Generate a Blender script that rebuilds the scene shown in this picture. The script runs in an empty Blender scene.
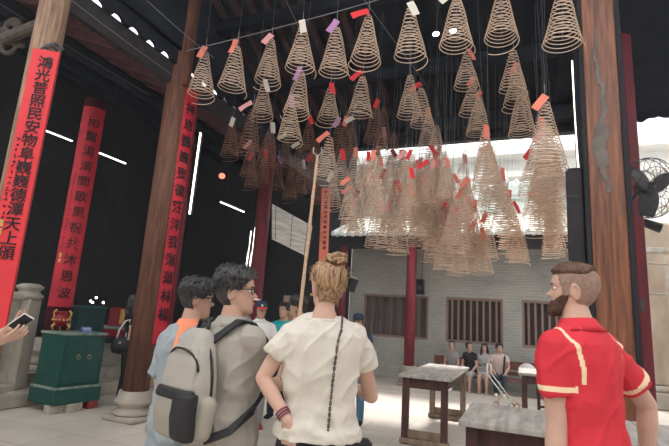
import bpy, bmesh, math, random
from mathutils import Vector, Matrix, Euler, noise
random.seed(7)
SC = bpy.context.scene
COL = SC.collection
R = math.radians
# ------------------------------------------------------------------ camera
EYE = Vector((0, 0, 1.52)); FPX = 467.0
_p = math.atan(95/467.0); _r = R(3.65); _h = R(22.5)
_F0 = Vector((-math.sin(_h), math.cos(_h), 0)); _R0 = Vector((math.cos(_h), math.sin(_h), 0))
FWD = _F0*math.cos(_p) + Vector((0, 0, 1))*math.sin(_p)
_U0 = _R0.cross(FWD)
RGT = _R0*math.cos(_r) + _U0*math.sin(_r); UPV = _U0*math.cos(_r) - _R0*math.sin(_r)
cam = bpy.data.objects.new('camera', bpy.data.cameras.new('camera')); COL.objects.link(cam)
cam.data.sensor_width = 36; cam.data.lens = FPX/669*36; cam.data.clip_start = .05
m3 = Matrix((RGT, UPV, -FWD)).transposed()
cam.matrix_world = Matrix.Translation(EYE) @ m3.to_4x4()
SC.camera = cam
def at(px, py, D):                       # a point seen at a pixel, D metres in front of the lens
    return EYE + (FWD + RGT*((px-334.5)/FPX) - UPV*((py-223)/FPX))*D
# ------------------------------------------------------------------ light
w = bpy.data.worlds.new('sky'); SC.world = w; w.use_nodes = True
nt = w.node_tree; bg = nt.nodes['Background']
tc = nt.nodes.new('ShaderNodeTexCoord'); sep = nt.nodes.new('ShaderNodeSeparateXYZ'); rp = nt.nodes.new('ShaderNodeValToRGB')
nt.links.new(tc.outputs['Generated'], sep.inputs[0]); nt.links.new(sep.outputs['Z'], rp.inputs[0]); nt.links.new(rp.outputs[0], bg.inputs[0])
rp.color_ramp.elements[0].color = (.86, .87, .88, 1); rp.color_ramp.elements[1].color = (1, .985, .96, 1)
bg.inputs[1].default_value = 1.0
sl = bpy.data.lights.new('sun', 'SUN'); sl.energy = 2.2; sl.angle = R(12); sl.color = (1, .95, .88)
so = bpy.data.objects.new('sun', sl); COL.objects.link(so)
so.rotation_euler = Vector((.12, -.44, -1.0)).to_track_quat('-Z', 'Y').to_euler()
SC.view_settings.view_transform = 'Standard'; SC.view_settings.look = 'None'
SC.view_settings.exposure = 1.3; SC.view_settings.gamma = 1
SC.view_settings.use_curve_mapping = False

# ------------------------------------------------------------------ materials
def mat(name, c, rough=.7, metal=0, var=.0, scale=8, c2=None, bump=0, bscale=None, stretch=(1, 1, 1), emit=0, spec=.3, detail=4):
    m = bpy.data.materials.new(name); m.use_nodes = True
    t = m.node_tree; b = t.nodes['Principled BSDF']
    b.inputs['Roughness'].default_value = rough; b.inputs['Metallic'].default_value = metal
    b.inputs['Specular IOR Level'].default_value = spec
    b.inputs['Base Color'].default_value = (*c, 1)
    if emit:
        b.inputs['Emission Color'].default_value = (*c, 1); b.inputs['Emission Strength'].default_value = emit
    if c2 is None and var: c2 = tuple(max(0, x*(1-var)) for x in c)
    if c2 is not None or bump:
        co = t.nodes.new('ShaderNodeTexCoord'); mp = t.nodes.new('ShaderNodeMapping')
        mp.inputs['Scale'].default_value = stretch
        t.links.new(co.outputs['Object'], mp.inputs[0])
    if c2 is not None:
        n = t.nodes.new('ShaderNodeTexNoise'); n.inputs['Scale'].default_value = scale; n.inputs['Detail'].default_value = detail
        r = t.nodes.new('ShaderNodeValToRGB')
        r.color_ramp.elements[0].position = .32; r.color_ramp.elements[1].position = .68
        r.color_ramp.elements[0].color = (*c2, 1); r.color_ramp.elements[1].color = (*c, 1)
        t.links.new(mp.outputs[0], n.inputs[0]); t.links.new(n.outputs[0], r.inputs[0]); t.links.new(r.outputs[0], b.inputs['Base Color'])
    if bump:
        n2 = t.nodes.new('ShaderNodeTexNoise'); n2.inputs['Scale'].default_value = bscale or scale; n2.inputs['Detail'].default_value = detail
        bm_ = t.nodes.new('ShaderNodeBump'); bm_.inputs['Strength'].default_value = bump; bm_.inputs['Distance'].default_value = .02
        t.links.new(mp.outputs[0], n2.inputs[0]); t.links.new(n2.outputs[0], bm_.inputs['Height']); t.links.new(bm_.outputs[0], b.inputs['Normal'])
    return m
def brick_mat(name, c1, c2, mortar, sx=.24, sy=.075, rough=.85, ms=.008, axis='XZ'):
    m = bpy.data.materials.new(name); m.use_nodes = True; t = m.node_tree; b = t.nodes['Principled BSDF']; b.inputs['Roughness'].default_value = rough
    co = t.nodes.new('ShaderNodeTexCoord'); s = t.nodes.new('ShaderNodeSeparateXYZ'); cb = t.nodes.new('ShaderNodeCombineXYZ')
    t.links.new(co.outputs['Object'], s.inputs[0]); t.links.new(s.outputs[axis[0]], cb.inputs[0]); t.links.new(s.outputs[axis[1]], cb.inputs[1])
    br = t.nodes.new('ShaderNodeTexBrick'); br.inputs['Scale'].default_value = 1
    br.inputs['Brick Width'].default_value = sx; br.inputs['Row Height'].default_value = sy; br.inputs['Mortar Size'].default_value = ms
    br.inputs['Color1'].default_value = (*c1, 1); br.inputs['Color2'].default_value = (*c2, 1); br.inputs['Mortar'].default_value = (*mortar, 1)
    t.links.new(cb.outputs[0], br.inputs[0])
    n = t.nodes.new('ShaderNodeTexNoise'); n.inputs['Scale'].default_value = 1.3; n.inputs['Detail'].default_value = 6
    mx = t.nodes.new('ShaderNodeMix'); mx.data_type = 'RGBA'; mx.blend_type = 'MULTIPLY'; mx.inputs[0].default_value = .5
    t.links.new(co.outputs['Object'], n.inputs[0]); t.links.new(br.outputs[0], mx.inputs[6]); t.links.new(n.outputs[0], mx.inputs[7])
    t.links.new(mx.outputs[2], b.inputs['Base Color'])
    return m
M = {}
M['ground'] = brick_mat('paving', (.76, .70, .63), (.70, .645, .58), (.57, .525, .475), 1.1, .62, .8, .012, 'XY')
M['brick'] = brick_mat('grey_brick', (.56, .545, .51), (.48, .475, .455), (.62, .61, .59))
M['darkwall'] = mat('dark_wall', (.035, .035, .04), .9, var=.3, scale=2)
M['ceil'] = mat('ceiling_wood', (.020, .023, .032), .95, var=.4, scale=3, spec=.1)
M['rafter'] = mat('rafter_wood', (.075, .042, .045), .9, var=.4, scale=5, spec=.1)
M['dark'] = mat('black_paint', (.018, .019, .024), .7)
M['hallrafter'] = mat('red_brown_rafter', (.15, .07, .075), .9, var=.4, scale=5, spec=.1)
M['beam'] = mat('dark_beam', (.034, .03, .034), .7, var=.3, scale=6)
M['oldwood'] = mat('weathered_wood', (.36, .235, .16), .7, c2=(.15, .09, .06), scale=5, stretch=(6, 6, .6), bump=.3, detail=8)
M['brownwood'] = mat('brown_wood', (.19, .085, .052), .55, c2=(.085, .036, .025), scale=4, stretch=(5, 5, .5), bump=.2, detail=8)
M['redwood'] = mat('polished_red_brown_wood', (.30, .105, .045), .38, c2=(.095, .034, .02), scale=4, stretch=(7, 7, .45), detail=9, bump=.1, spec=.5)
M['redpaint'] = mat('red_paint', (.26, .025, .045), .5, var=.35, scale=5, stretch=(1, 1, .3))
M['darkred'] = mat('dark_red_paint', (.17, .022, .035), .55, var=.4, scale=6, stretch=(1, 1, .3))
M['couplet'] = mat('scarlet_board', (.72, .045, .06), .5, var=.12, scale=4)
M['coupletold'] = mat('crimson_board', (.60, .025, .05), .5, var=.3, scale=5)
M['ink'] = mat('black_ink', (.012, .012, .016), .5)
M['gold'] = mat('gold_leaf', (.75, .47, .16), .4, metal=.6, var=.4, scale=20)
M['granite'] = mat('granite', (.43, .40, .35), .85, c2=(.26, .245, .215), scale=6, bump=.3, detail=8)
M['granitelight'] = mat('pale_granite', (.46, .42, .36), .85, c2=(.30, .265, .22), scale=3, bump=.25, detail=8, stretch=(1, 1, .5))
M['tanstone'] = mat('stained_tan_stone', (.46, .38, .30), .85, c2=(.27, .20, .15), scale=2.5, bump=.25, detail=8, stretch=(1, 1, .4))
M['brass'] = mat('dull_brass', (.38, .30, .20), .5, metal=.6)
M['green'] = mat('green_enamel', (.012, .085, .072), .45, c2=(.009, .06, .052), scale=7, detail=6)
M['greenedge'] = mat('worn_green_edge', (.30, .34, .31), .7, c2=(.10, .19, .16), scale=16)
M['tabletop'] = mat('worn_grey_tabletop', (.50, .47, .44), .7, c2=(.28, .26, .245), scale=4, stretch=(5, .7, 1), detail=8, bump=.2)
M['tableleg'] = mat('dark_red_brown_timber', (.10, .042, .04), .6, c2=(.055, .024, .025), scale=6, stretch=(3, 3, .6))
M['tablegrey'] = mat('worn_brown_timber', (.30, .22, .165), .7, c2=(.16, .11, .08), scale=6, stretch=(3, 3, .6))
M['benchwood'] = mat('bench_wood', (.24, .11, .08), .6, var=.4, scale=5)
M['white'] = mat('white_render', (.86, .85, .82), .9, var=.12, scale=2)
M['porcelain'] = mat('white_glazed_ceramic', (.80, .82, .80), .4, c2=(.50, .62, .57), scale=9)
M['roofgreen'] = mat('grey_green_roof_tile', (.68, .66, .61), .7, c2=(.42, .43, .40), scale=5, detail=8)
M['shutter'] = mat('old_shutter', (.20, .155, .14), .8, c2=(.12, .095, .09), scale=4, stretch=(8, 1, .4))
M['ironbar'] = mat('brown_bar', (.29, .20, .17), .8)
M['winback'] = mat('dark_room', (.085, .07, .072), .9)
M['black'] = mat('black_plastic', (.02, .02, .023), .5)
M['metal'] = mat('grey_metal', (.45, .45, .45), .4, metal=.8)
M['fanmetal'] = mat('dark_fan_metal', (.06, .06, .065), .5)
M['tube'] = mat('lit_tube', (1.0, .96, .82), emit=2.2)
M['glow'] = mat('lit_red_lamp', (1.0, .16, .10), emit=1.1)
M['bulb'] = mat('lit_bulb', (1, .98, .93), emit=5)
M['wire'] = mat('steel_wire', (.22, .23, .25), .6)
M['coil'] = mat('incense_paste', (.86, .66, .52), .9, var=.25, scale=20, spec=.1)
M['coilshaded'] = mat('shaded_incense_paste', (.30, .165, .125), .9, var=.25, scale=20, spec=.1)  # same paste darkened; the roof's shade is put into the colour
for n_, c_ in dict(red=(.80, .05, .06), coral=(.85, .25, .18), pink=(.86, .42, .42), white=(.75, .68, .62), purple=(.50, .26, .52)).items():
    M['tag_'+n_] = mat(n_+'_paper', c_, .8)
M['bamboo'] = mat('bamboo', (.66, .45, .31), .6, var=.25, scale=8, stretch=(1, 1, 3))
M['blind'] = mat('grey_slat_blind', (.66, .66, .62), .8, c2=(.36, .36, .35), scale=4, stretch=(.6, .6, 9))
M['board'] = mat('brown_board', (.33, .22, .15), .7, var=.2)
M['card'] = mat('blue_card', (.16, .24, .50), .6)
M['redbox'] = mat('red_lacquer', (.22, .012, .02), .4)
# people
M['skin'] = mat('fair_skin', (.56, .34, .26), .55, var=.06, scale=12)
M['skinpale'] = mat('pale_skin', (.60, .38, .30), .55, var=.06, scale=12)
M['skintan'] = mat('tan_skin', (.52, .32, .23), .55, var=.06, scale=12)
M['lip'] = mat('lip', (.50, .18, .16), .5)
M['eyewhite'] = mat('eye_white', (.75, .73, .70), .3)
M['iris'] = mat('dark_iris', (.03, .02, .018), .3)
M['hairblack'] = mat('black_hair', (.016, .015, .017), .42, c2=(.035, .034, .037), scale=18, stretch=(3, 3, .5), spec=.6, bump=.6, bscale=30)
M['hairblonde'] = mat('blonde_hair', (.55, .36, .20), .5, c2=(.13, .065, .04), scale=26, stretch=(3, 3, .35), spec=.5, bump=.6, detail=6)
M['hairbrown'] = mat('brown_hair', (.085, .045, .03), .55, c2=(.15, .085, .06), scale=20, stretch=(1, 4, 3), bump=.5)
M['stubble'] = mat('shaved_hair', (.33, .22, .18), .7, c2=(.24, .155, .125), scale=60)
M['beard'] = mat('dark_brown_beard', (.055, .028, .022), .8, c2=(.10, .05, .035), scale=40, bump=.8)
M['cream'] = mat('cream_cotton', (.66, .62, .56), .95, var=.05, scale=120, bump=.15, bscale=160, spec=.1)
M['redshirt'] = mat('red_jersey', (.64, .035, .055), .75, var=.06, scale=5, spec=.25)
M['creamtrim'] = mat('cream_trim', (.84, .64, .43), .85)
M['greige'] = mat('grey_beige_cotton', (.40, .37, .335), .9, var=.08, scale=6, bump=.1, bscale=80)
M['bluegrey'] = mat('blue_grey_cotton', (.33, .38, .42), .9, var=.08, scale=6, bump=.1, bscale=80)
M['coralcloth'] = mat('coral_cloth', (.90, .30, .17), .8)
M['denim'] = mat('dark_denim', (.02, .022, .032), .85, var=.2, scale=60)
M['bluedenim'] = mat('blue_denim', (.10, .20, .33), .85, var=.25, scale=40)
M['navy'] = mat('navy_cloth', (.03, .045, .075), .85)
M['blackcloth'] = mat('black_cloth', (.02, .02, .022), .85)
M['greycloth'] = mat('grey_cloth', (.28, .28, .29), .9)
M['palegrey'] = mat('pale_grey_cloth', (.42, .41, .42), .9)
M['whitecloth'] = mat('white_cloth', (.78, .77, .75), .9)
M['pinkcloth'] = mat('pinkish_cloth', (.62, .50, .48), .9)
M['teal'] = mat('teal_cloth', (.02, .34, .39), .8)
M['blueshoe'] = mat('blue_shoe', (.07, .19, .38), .7)
M['redshoe'] = mat('dark_red_shoe', (.28, .05, .05), .7)
M['packgrey'] = mat('grey_backpack_nylon', (.40, .375, .34), .8, var=.08, scale=12, bump=.1, bscale=120)
M['packblack'] = mat('black_nylon', (.025, .025, .028), .6)
M['packolive'] = mat('taupe_nylon', (.34, .31, .27), .8)
M['chain'] = mat('dark_chain', (.16, .13, .12), .35, metal=.7)
M['bracelet'] = mat('plum_bracelet', (.20, .06, .10), .5)
M['glass'] = mat('phone_glass', (.03, .035, .05), .15)

# ------------------------------------------------------------------ mesh helpers
def obj(name, bm, m, parent=None, smooth=False, mw=None):
    if isinstance(bm, bmesh.types.BMesh):
        bmesh.ops.recalc_face_normals(bm, faces=bm.faces)
        me = bpy.data.meshes.new(name); bm.to_mesh(me); bm.free()
    else: me = bm
    for x in (m if isinstance(m, (list, tuple)) else [m]): me.materials.append(x)
    if smooth: me.polygons.foreach_set('use_smooth', [True]*len(me.polygons))
    o = bpy.data.objects.new(name, me); COL.objects.link(o)
    if parent is not None: o.parent = parent
    if mw is not None: o.matrix_world = mw
    return o
def tag(o, label=None, cat=None, group=None, kind=None):
    if label: o['label'] = label
    if cat: o['category'] = cat
    if group: o['group'] = group
    if kind: o['kind'] = kind
    return o
def thing(name, label, cat, loc=(0, 0, 0), rz=0, group=None):
    o = bpy.data.objects.new(name, None); o.empty_display_size = .1; COL.objects.link(o)
    o.location = loc; o.rotation_euler = (0, 0, rz)
    o['label'] = label; o['category'] = cat
    if group: o['group'] = group
    o['kind'] = 'thing'
    return o
def struct(name, bm, m, parent=None, smooth=False):
    o = obj(name, bm, m, parent, smooth)
    if parent is None: o['kind'] = 'structure'
    return o
def B(): return bmesh.new()
def box(bm, c, s, rot=None, bev=0):
    r = bmesh.ops.create_cube(bm, size=1); vs = r['verts']
    for v in vs: v.co = Vector((v.co.x*s[0], v.co.y*s[1], v.co.z*s[2]))
    if bev:
        es = list({e for v in vs for e in v.link_edges})
        r2 = bmesh.ops.bevel(bm, geom=es, offset=bev, segments=1, affect='EDGES')
        vs = list(set(r2['verts']) | {v for f in r2['faces'] for v in f.verts} | {v for v in vs if v.is_valid})
        seen = set(vs); stack = list(vs)
        while stack:
            v = stack.pop()
            for e in v.link_edges:
                q = e.other_vert(v)
                if q not in seen: seen.add(q); stack.append(q)
        vs = list(seen)
    mt = Matrix.Translation(c)
    if rot is not None: mt = mt @ (rot if isinstance(rot, Matrix) else Euler(rot).to_matrix().to_4x4())
    bmesh.ops.transform(bm, matrix=mt, verts=vs)
    return vs
def frame_of(d, up=None):
    d = Vector(d).normalized(); a = Vector(up) if up is not None else (Vector((0, 0, 1)) if abs(d.z) < .95 else Vector((1, 0, 0)))
    x = a.cross(d)
    if x.length < 1e-5: x = Vector((0, 1, 0)).cross(d)
    x.normalize()
    return x, d.cross(x)
def loft(bm, rings, caps=True, closed=False):
    vr = [[bm.verts.new(p) for p in r] for r in rings]; n = len(vr[0])
    for i in range(len(vr)-(0 if closed else 1)):
        a, b = vr[i], vr[(i+1) % len(vr)]
        for k in range(n): bm.faces.new((a[k], a[(k+1) % n], b[(k+1) % n], b[k]))
    if caps and not closed: bm.faces.new(vr[0][::-1]); bm.faces.new(vr[-1])
def ering(c, x, y, rx, ry, n=16, pw=1.0):
    out = []
    for k in range(n):
        t = 2*math.pi*k/n; cs, sn = math.cos(t), math.sin(t)
        cs = math.copysign(abs(cs)**pw, cs); sn = math.copysign(abs(sn)**pw, sn)
        out.append(Vector(c)+x*(rx*cs)+y*(ry*sn))
    return out
def tube(bm, pts, r, n=8, closed=False):
    pts = [Vector(p) for p in pts]; rings = []; N = len(pts)
    x = None
    for i, p in enumerate(pts):
        d = (pts[(i+1) % N]-pts[i-1]) if closed else (pts[min(i+1, N-1)]-pts[max(i-1, 0)])
        d.normalize()
        if x is None: x, y = frame_of(d)
        else:
            x = (x - d*x.dot(d)).normalized(); y = d.cross(x)
        rr = r[i] if isinstance(r, (list, tuple)) else r
        rings.append(ering(p, x, y, rr, rr, n))
    loft(bm, rings, closed=closed)
def ball(bm, c, r, sc=(1, 1, 1), rot=None, u=14, v=10):
    mt = Matrix.Translation(c)
    if rot is not None: mt = mt @ (rot if isinstance(rot, Matrix) else Euler(rot).to_matrix().to_4x4())
    def pt(i, k):
        a = math.pi*i/v; b = 2*math.pi*k/u
        return mt @ Vector((sc[0]*r*math.sin(a)*math.cos(b), sc[1]*r*math.sin(a)*math.sin(b), -sc[2]*r*math.cos(a)))
    lo, hi = bm.verts.new(pt(0, 0)), bm.verts.new(pt(v, 0))
    rs = [[bm.verts.new(pt(i, k)) for k in range(u)] for i in range(1, v)]
    for k in range(u):
        q = (k+1) % u
        bm.faces.new((lo, rs[0][q], rs[0][k])); bm.faces.new((hi, rs[-1][k], rs[-1][q]))
        for a, b in zip(rs, rs[1:]): bm.faces.new((a[k], a[q], b[q], b[k]))
def limb(bm, pts, rad, n=14):
    pts = [Vector(p) for p in pts]
    for i in range(len(pts)):
        ball(bm, pts[i], rad[i], u=n, v=8)
        if i+1 < len(pts):
            d = pts[i+1]-pts[i]; x, y = frame_of(d)
            loft(bm, [ering(pts[i], x, y, rad[i], rad[i], n), ering(pts[i+1], x, y, rad[i+1], rad[i+1], n)])
def lathe(bm, prof, c=(0, 0, 0), n=24, ang0=0):
    c = Vector(c)
    loft(bm, [[c+Vector((r*math.cos(ang0+2*math.pi*k/n), r*math.sin(ang0+2*math.pi*k/n), z)) for k in range(n)] for r, z in prof])
WS = bpy.data.scenes.new('workshop')          # an empty side scene, so that evaluating a mesh stays quick
def evalmesh(o):
    with bpy.context.temp_override(scene=WS, view_layer=WS.view_layers[0]):
        dg = bpy.context.evaluated_depsgraph_get(); dg.update()
        return bpy.data.meshes.new_from_object(o.evaluated_get(dg))
def fuse(bm, voxel, smooth=2, fac=.5):
    bmesh.ops.recalc_face_normals(bm, faces=bm.faces)
    me = bpy.data.meshes.new('tmp'); bm.to_mesh(me); bm.free()
    o = bpy.data.objects.new('tmp', me); WS.collection.objects.link(o)
    md = o.modifiers.new('r', 'REMESH'); md.mode = 'VOXEL'; md.voxel_size = voxel
    if smooth:
        s = o.modifiers.new('s', 'SMOOTH'); s.factor = fac; s.iterations = smooth
    out = evalmesh(o)
    bpy.data.objects.remove(o); bpy.data.meshes.remove(me)
    return out
def text_bm(bm, ch, size, mtx, thick=.004, bold=.012):
    cu = bpy.data.curves.new('t', 'FONT'); cu.body = ch; cu.size = size; cu.extrude = thick; cu.resolution_u = 2; cu.offset = bold*size
    cu.align_x = 'CENTER'; cu.align_y = 'CENTER'
    o = bpy.data.objects.new('t', cu); WS.collection.objects.link(o)
    me = evalmesh(o)
    n0 = len(bm.verts); bm.from_mesh(me); bm.verts.ensure_lookup_table()
    bmesh.ops.transform(bm, matrix=mtx, verts=bm.verts[n0:])
    bpy.data.objects.remove(o); bpy.data.curves.remove(cu); bpy.data.meshes.remove(me)

# ================================================================== SETTING
g = B(); box(g, (-1, 7, -.1), (26, 30, .2)); struct('floor', g, M['ground'])
# raised floor of the hall at the side, with its two stone steps
g = B(); box(g, (-9.3, 7.2, .2), (4.5, 12.6, .4)); struct('floor_hall', g, M['granite'])
g = B(); box(g, (-6.87, 7.2, .1), (.44, 12.6, .2), bev=.02); struct('trim_step', g, M['granitelight'])
# far wall with barred windows
def wall_with_holes(bm, x0, x1, z0, z1, y, th, holes):
    xs = sorted({x0, x1, *[h[0] for h in holes], *[h[1] for h in holes]}); zs = sorted({z0, z1, *[h[2] for h in holes], *[h[3] for h in holes]})
    for i in range(len(xs)-1):
        for j in range(len(zs)-1):
            cx, cz = (xs[i]+xs[i+1])/2, (zs[j]+zs[j+1])/2
            if any(h[0] < cx < h[1] and h[2] < cz < h[3] for h in holes): continue
            box(bm, (cx, y, cz), (xs[i+1]-xs[i], th, zs[j+1]-zs[j]))
WIN = [(-4.32, -2.45), (-1.98, -.53), (-.08, 1.37)]
g = B(); wall_with_holes(g, -4.75, 1.75, 0, 4.1, 13.12, .24, [(a, b, 1.1, 2.27) for a, b in WIN]); struct('wall_far', g, M['brick'])
for i, (a, b) in enumerate(WIN):
    g = B()
    for c, s in (((a+b)/2, 13.1, 2.24), (b-a, .14, .06)), (((a+b)/2, 13.1, 1.13), (b-a, .14, .06)), ((a+.03, 13.1, 1.685), (.06, .14, 1.06)), ((b-.03, 13.1, 1.685), (.06, .14, 1.06)):
        box(g, c, s)
    f = struct('window_%d' % (i+1), g, M['ironbar'])
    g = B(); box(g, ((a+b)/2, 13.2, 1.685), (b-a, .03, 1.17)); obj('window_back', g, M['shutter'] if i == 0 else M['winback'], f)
    n = 9 if i else 7
    g = B()
    for k in range(1, n):
        x = a+(b-a)*k/n; box(g, (x, 13.08, 1.685), (.05 if i else .09, .04, 1.06))
    obj('window_bars', g, M['ironbar'] if i else M['shutter'], f)
# veranda in front of the far wall
g = B(); box(g, (-1.45, 12.05, 3.62), (6.7, .22, .34)); struct('trim_beam', g, M['beam'])
g = B(); box(g, (-1.45, 12.6, 3.86), (6.7, 1.3, .06)); struct('ceiling_veranda', g, M['ceil'])
g = B()
for k in range(31):                                   # rows of barrel tiles down to the eave
    x = -4.85+k*.225
    tube(g, [(x, 11.72+t*2.4, 3.83+t*1.0) for t in (0, .25, .5, .75, 1)], .062, 8)
N = 8
for k in range(30):
    x = -4.85+(k+.5)*.225
    box(g, (x, 12.9, 4.285), (.16, 2.56, .05), (math.atan(1/2.4), 0, 0))
rf = struct('roof_far', g, M['roofgreen'], smooth=False)
g = B()
for k in range(31):
    x = -4.85+k*.225
    ball(g, (x, 11.68, 3.80), .078, (1, .35, 1), u=10, v=6)
    if k < 30: ball(g, (x+.1125, 11.69, 3.76), .07, (1, .3, .8), u=8, v=5)
obj('tile_ends', g, M['porcelain'], rf)
g = B(); box(g, (-1.5, 14.1, 4.95), (6.9, .3, .5)); box(g, (-1.5, 14.1, 5.24), (7.0, .4, .09)); struct('trim_ridge', g, M['porcelain'])
# white building behind
g = B(); box(g, (-1, 18.2, 3.9), (20, .5, 7.8))
for z, d, h in ((5.9, .5, .14), (7.1, .7, .22), (7.9, 1.0, .3)): box(g, (-1, 18.2-d/2, z), (20, d, h))
struct('wall_white_building', g, M['white'])
# side walls of the dark hall
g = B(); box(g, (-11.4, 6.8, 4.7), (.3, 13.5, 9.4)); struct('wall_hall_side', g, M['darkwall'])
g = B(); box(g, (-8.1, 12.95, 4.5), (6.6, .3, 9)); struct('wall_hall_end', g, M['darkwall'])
# hall roof, rising away from the courtyard
HS = .40
def hz(x): return 5.07+(-5.15-x)*HS
g = B(); L = 6.5
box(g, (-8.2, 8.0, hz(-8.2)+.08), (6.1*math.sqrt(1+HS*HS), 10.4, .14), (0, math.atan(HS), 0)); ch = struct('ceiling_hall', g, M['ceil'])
for k in range(24):
    g = B(); y = 2.9+k*.42
    box(g, (-8.2, y, hz(-8.2)-.06), (6.1*math.sqrt(1+HS*HS), .11, .13), (0, math.atan(HS), 0)); obj('rafter', g, M['hallrafter'], ch)
for x in (-6.3, -7.9, -9.5):
    g = B(); tube(g, [(x, 2.9, hz(x)-.24), (x, 12.8, hz(x)-.24)], .13, 10); obj('purlin', g, M['ceil'], ch, True)
g = B(); box(g, (-5.03, 7.8, 5.09), (.06, 10.2, .33)); struct('trim_hall_beam', g, M['beam'])
# scalloped tile edge with daylight showing through its arches
g = B(); ya, yb = 2.6, 10.4; n = int((yb-ya)/.02); rows = []
for i in range(n+1):
    y = ya+(yb-ya)*i/n; ph = ((y-ya)/.31) % 1.0; hgt = .075*max(0, 1-((ph-.5)/.30)**2)**.5 if abs(ph-.5) < .30 else 0
    rows.append((y, 5.235+hgt))
loft(g, [[Vector((-5.0, y, z)), Vector((-4.94, y, z)), Vector((-4.94, y, 5.52)), Vector((-5.0, y, 5.52))] for y, z in rows])
struct('trim_scalloped_eave', g, M['ceil'])
# main roof over the coils; it slopes down to an eave before the far veranda
RS = .42
def rz(y): return 5.22+(9.05-y)*RS
def slab(bm, x0, x1, y0, y1, dz, th):
    loft(bm, [[Vector((x0, y, rz(y)+dz)), Vector((x1, y, rz(y)+dz)), Vector((x1, y, rz(y)+dz+th)), Vector((x0, y, rz(y)+dz+th))] for y in (y0, y1)])
g = B(); slab(g, -4.95, 1.25, 2.9, 9.1, .1, .15); cm = struct('ceiling_main', g, M['ceil'])  # near part runs on out of view, extended to shade the column tops
for k in range(21):
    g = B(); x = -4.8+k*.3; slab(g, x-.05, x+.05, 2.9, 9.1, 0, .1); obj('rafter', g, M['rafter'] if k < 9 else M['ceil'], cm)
for y in (4.7, 6.0, 7.3, 8.5):
    g = B(); tube(g, [(-4.95, y, rz(y)-.12), (1.25, y, rz(y)-.12)], .13, 10); obj('purlin', g, M['ceil'], cm, True)
g = B(); box(g, (-1.85, 9.1, 5.25), (6.2, .16, .22)); struct('trim_front_beam', g, M['dark'])
g = B()
for k in range(50): ball(g, (-4.85+k*.125, 9.2, 5.30), .06, (1, .4, 1), u=8, v=6)
struct('trim_eave_tile_ends', g, M['ceil'])
g = B(); loft(g, [[Vector((x, 9.1, 5.5)), Vector((x, 2.9, 5.5)), Vector((x, 2.9, rz(2.9)+.1)), Vector((x, 9.1, rz(9.1)+.15))] for x in (-4.98, -4.9)]); struct('wall_gable', g, M['ceil'])
# unseen wall behind the visitors, added to keep low sky light off their backs
g = B(); box(g, (-1, -3.0, 2.6), (21, .3, 5.2)); struct('wall_light_block', g, M['brick'])
g = B(); box(g, (6.4, 4, 2.6), (.3, 14, 5.2)); struct('wall_passage', g, M['brick'])
# roof over the passage beside the tall column, with a ragged carved edge
def yx(px, py):                                        # where a sight line meets the roof slope
    d = at(px, py, 1)-EYE; t = (5.22+9.05*RS-EYE.z)/(d.z+RS*d.y); return EYE+d*t
e0, e1 = yx(640, 118), yx(690, 95)
g = B(); slab(g, 1.25, 4.6, 2.9, e0.y, .1, .15); struct('ceiling_passage', g, M['ceil'])
g = B(); rows = []
for i in range(61):
    x = 1.25+3.35*i/60; dz = .10+.07*abs(math.sin(x*4.3))+.05*noise.noise((x*9, 2, 1))+(.9 if x < 1.78 else 0)*(1-.15*noise.noise((x*14, 5, 0)))
    rows.append((x, rz(e0.y)+.12-dz))
loft(g, [[Vector((x, e0.y, z)), Vector((x, e0.y+.06, z)), Vector((x, e0.y+.06, rz(e0.y)+.2)), Vector((x, e0.y, rz(e0.y)+.2))] for x, z in rows])
struct('trim_carved_fringe', g, M['ceil'])

# thin incense smoke filling the hall
hm = bpy.data.materials.new('incense_smoke'); hm.use_nodes = True; hm.node_tree.nodes.clear()
vo = hm.node_tree.nodes.new('ShaderNodeOutputMaterial'); vs = hm.node_tree.nodes.new('ShaderNodeVolumeScatter')
vs.inputs['Color'].default_value = (.80, .88, 1, 1); vs.inputs['Density'].default_value = .0028; vs.inputs['Anisotropy'].default_value = .1
hm.node_tree.links.new(vs.outputs[0], vo.inputs['Volume'])
g = B(); box(g, (-2.5, 5.7, 4.6), (17.2, 16.2, 9.1)); o = struct('incense_haze', g, hm); o['kind'] = 'stuff'
tag(o, 'thin bluish incense smoke hanging through the hall and courtyard', 'smoke')

# ================================================================== COLUMNS AND BOARDS
def stone_base(bm, c, r, h, square=True):
    x, y, z = c
    if square: box(bm, (x, y, z+.09*h), (r*2.5, r*2.5, .18*h), bev=.012); z0 = z+.18*h
    else: z0 = z
    hh = z+h-z0
    lathe(bm, [(r*1.12, z0), (r*1.22, z0+.06*hh), (r*1.22, z0+.16*hh), (r*.92, z0+.26*hh), (r*.92, z0+.36*hh), (r*1.18, z0+.48*hh), (r*1.22, z0+.60*hh), (r*1.05, z0+.74*hh), (r*.98, z0+hh)], (x, y, 0))
def column(name, label, x, y, z0, z1, r, m, base_h=.42, base_r=None, cat='column'):
    t = thing(name, label, cat, (x, y, z0)); br = base_r or r*1.25
    g = B(); stone_base(g, (0, 0, 0), br, base_h); obj('stone_base', g, M['granitelight'], t, True)
    g = B(); lathe(g, [(r*1.0, base_h-.01), (r, (z1-z0)*.5), (r*.97, z1-z0)], n=28); obj('shaft', g, m, t, True)
    return t
PHI = R(22.5)
column('wooden_column', 'weathered pale brown wooden column behind the scarlet board of big black characters', -5.03, 3.2, 0, 7.2, .155, M['oldwood'])
column('wooden_column', 'brown wooden column on a stone base beside the green cabinet', -5.0, 5.3, 0, 6.75, .175, M['brownwood'], .38, .215)
column('red_column', 'round red column with black characters rising behind the green cabinet', -7.36, 5.78, .4, 5.2, .19, M['darkred'], .5, .30)
column('red_column', 'slim red column near the twin lit tubes', -4.95, 8.1, 0, 5.0, .14, M['darkred'])
column('red_column', 'dim dark red column deep in the hall beyond the brown column', -6.7, 7.6, .4, 5.2, .17, M['darkred'])
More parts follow.
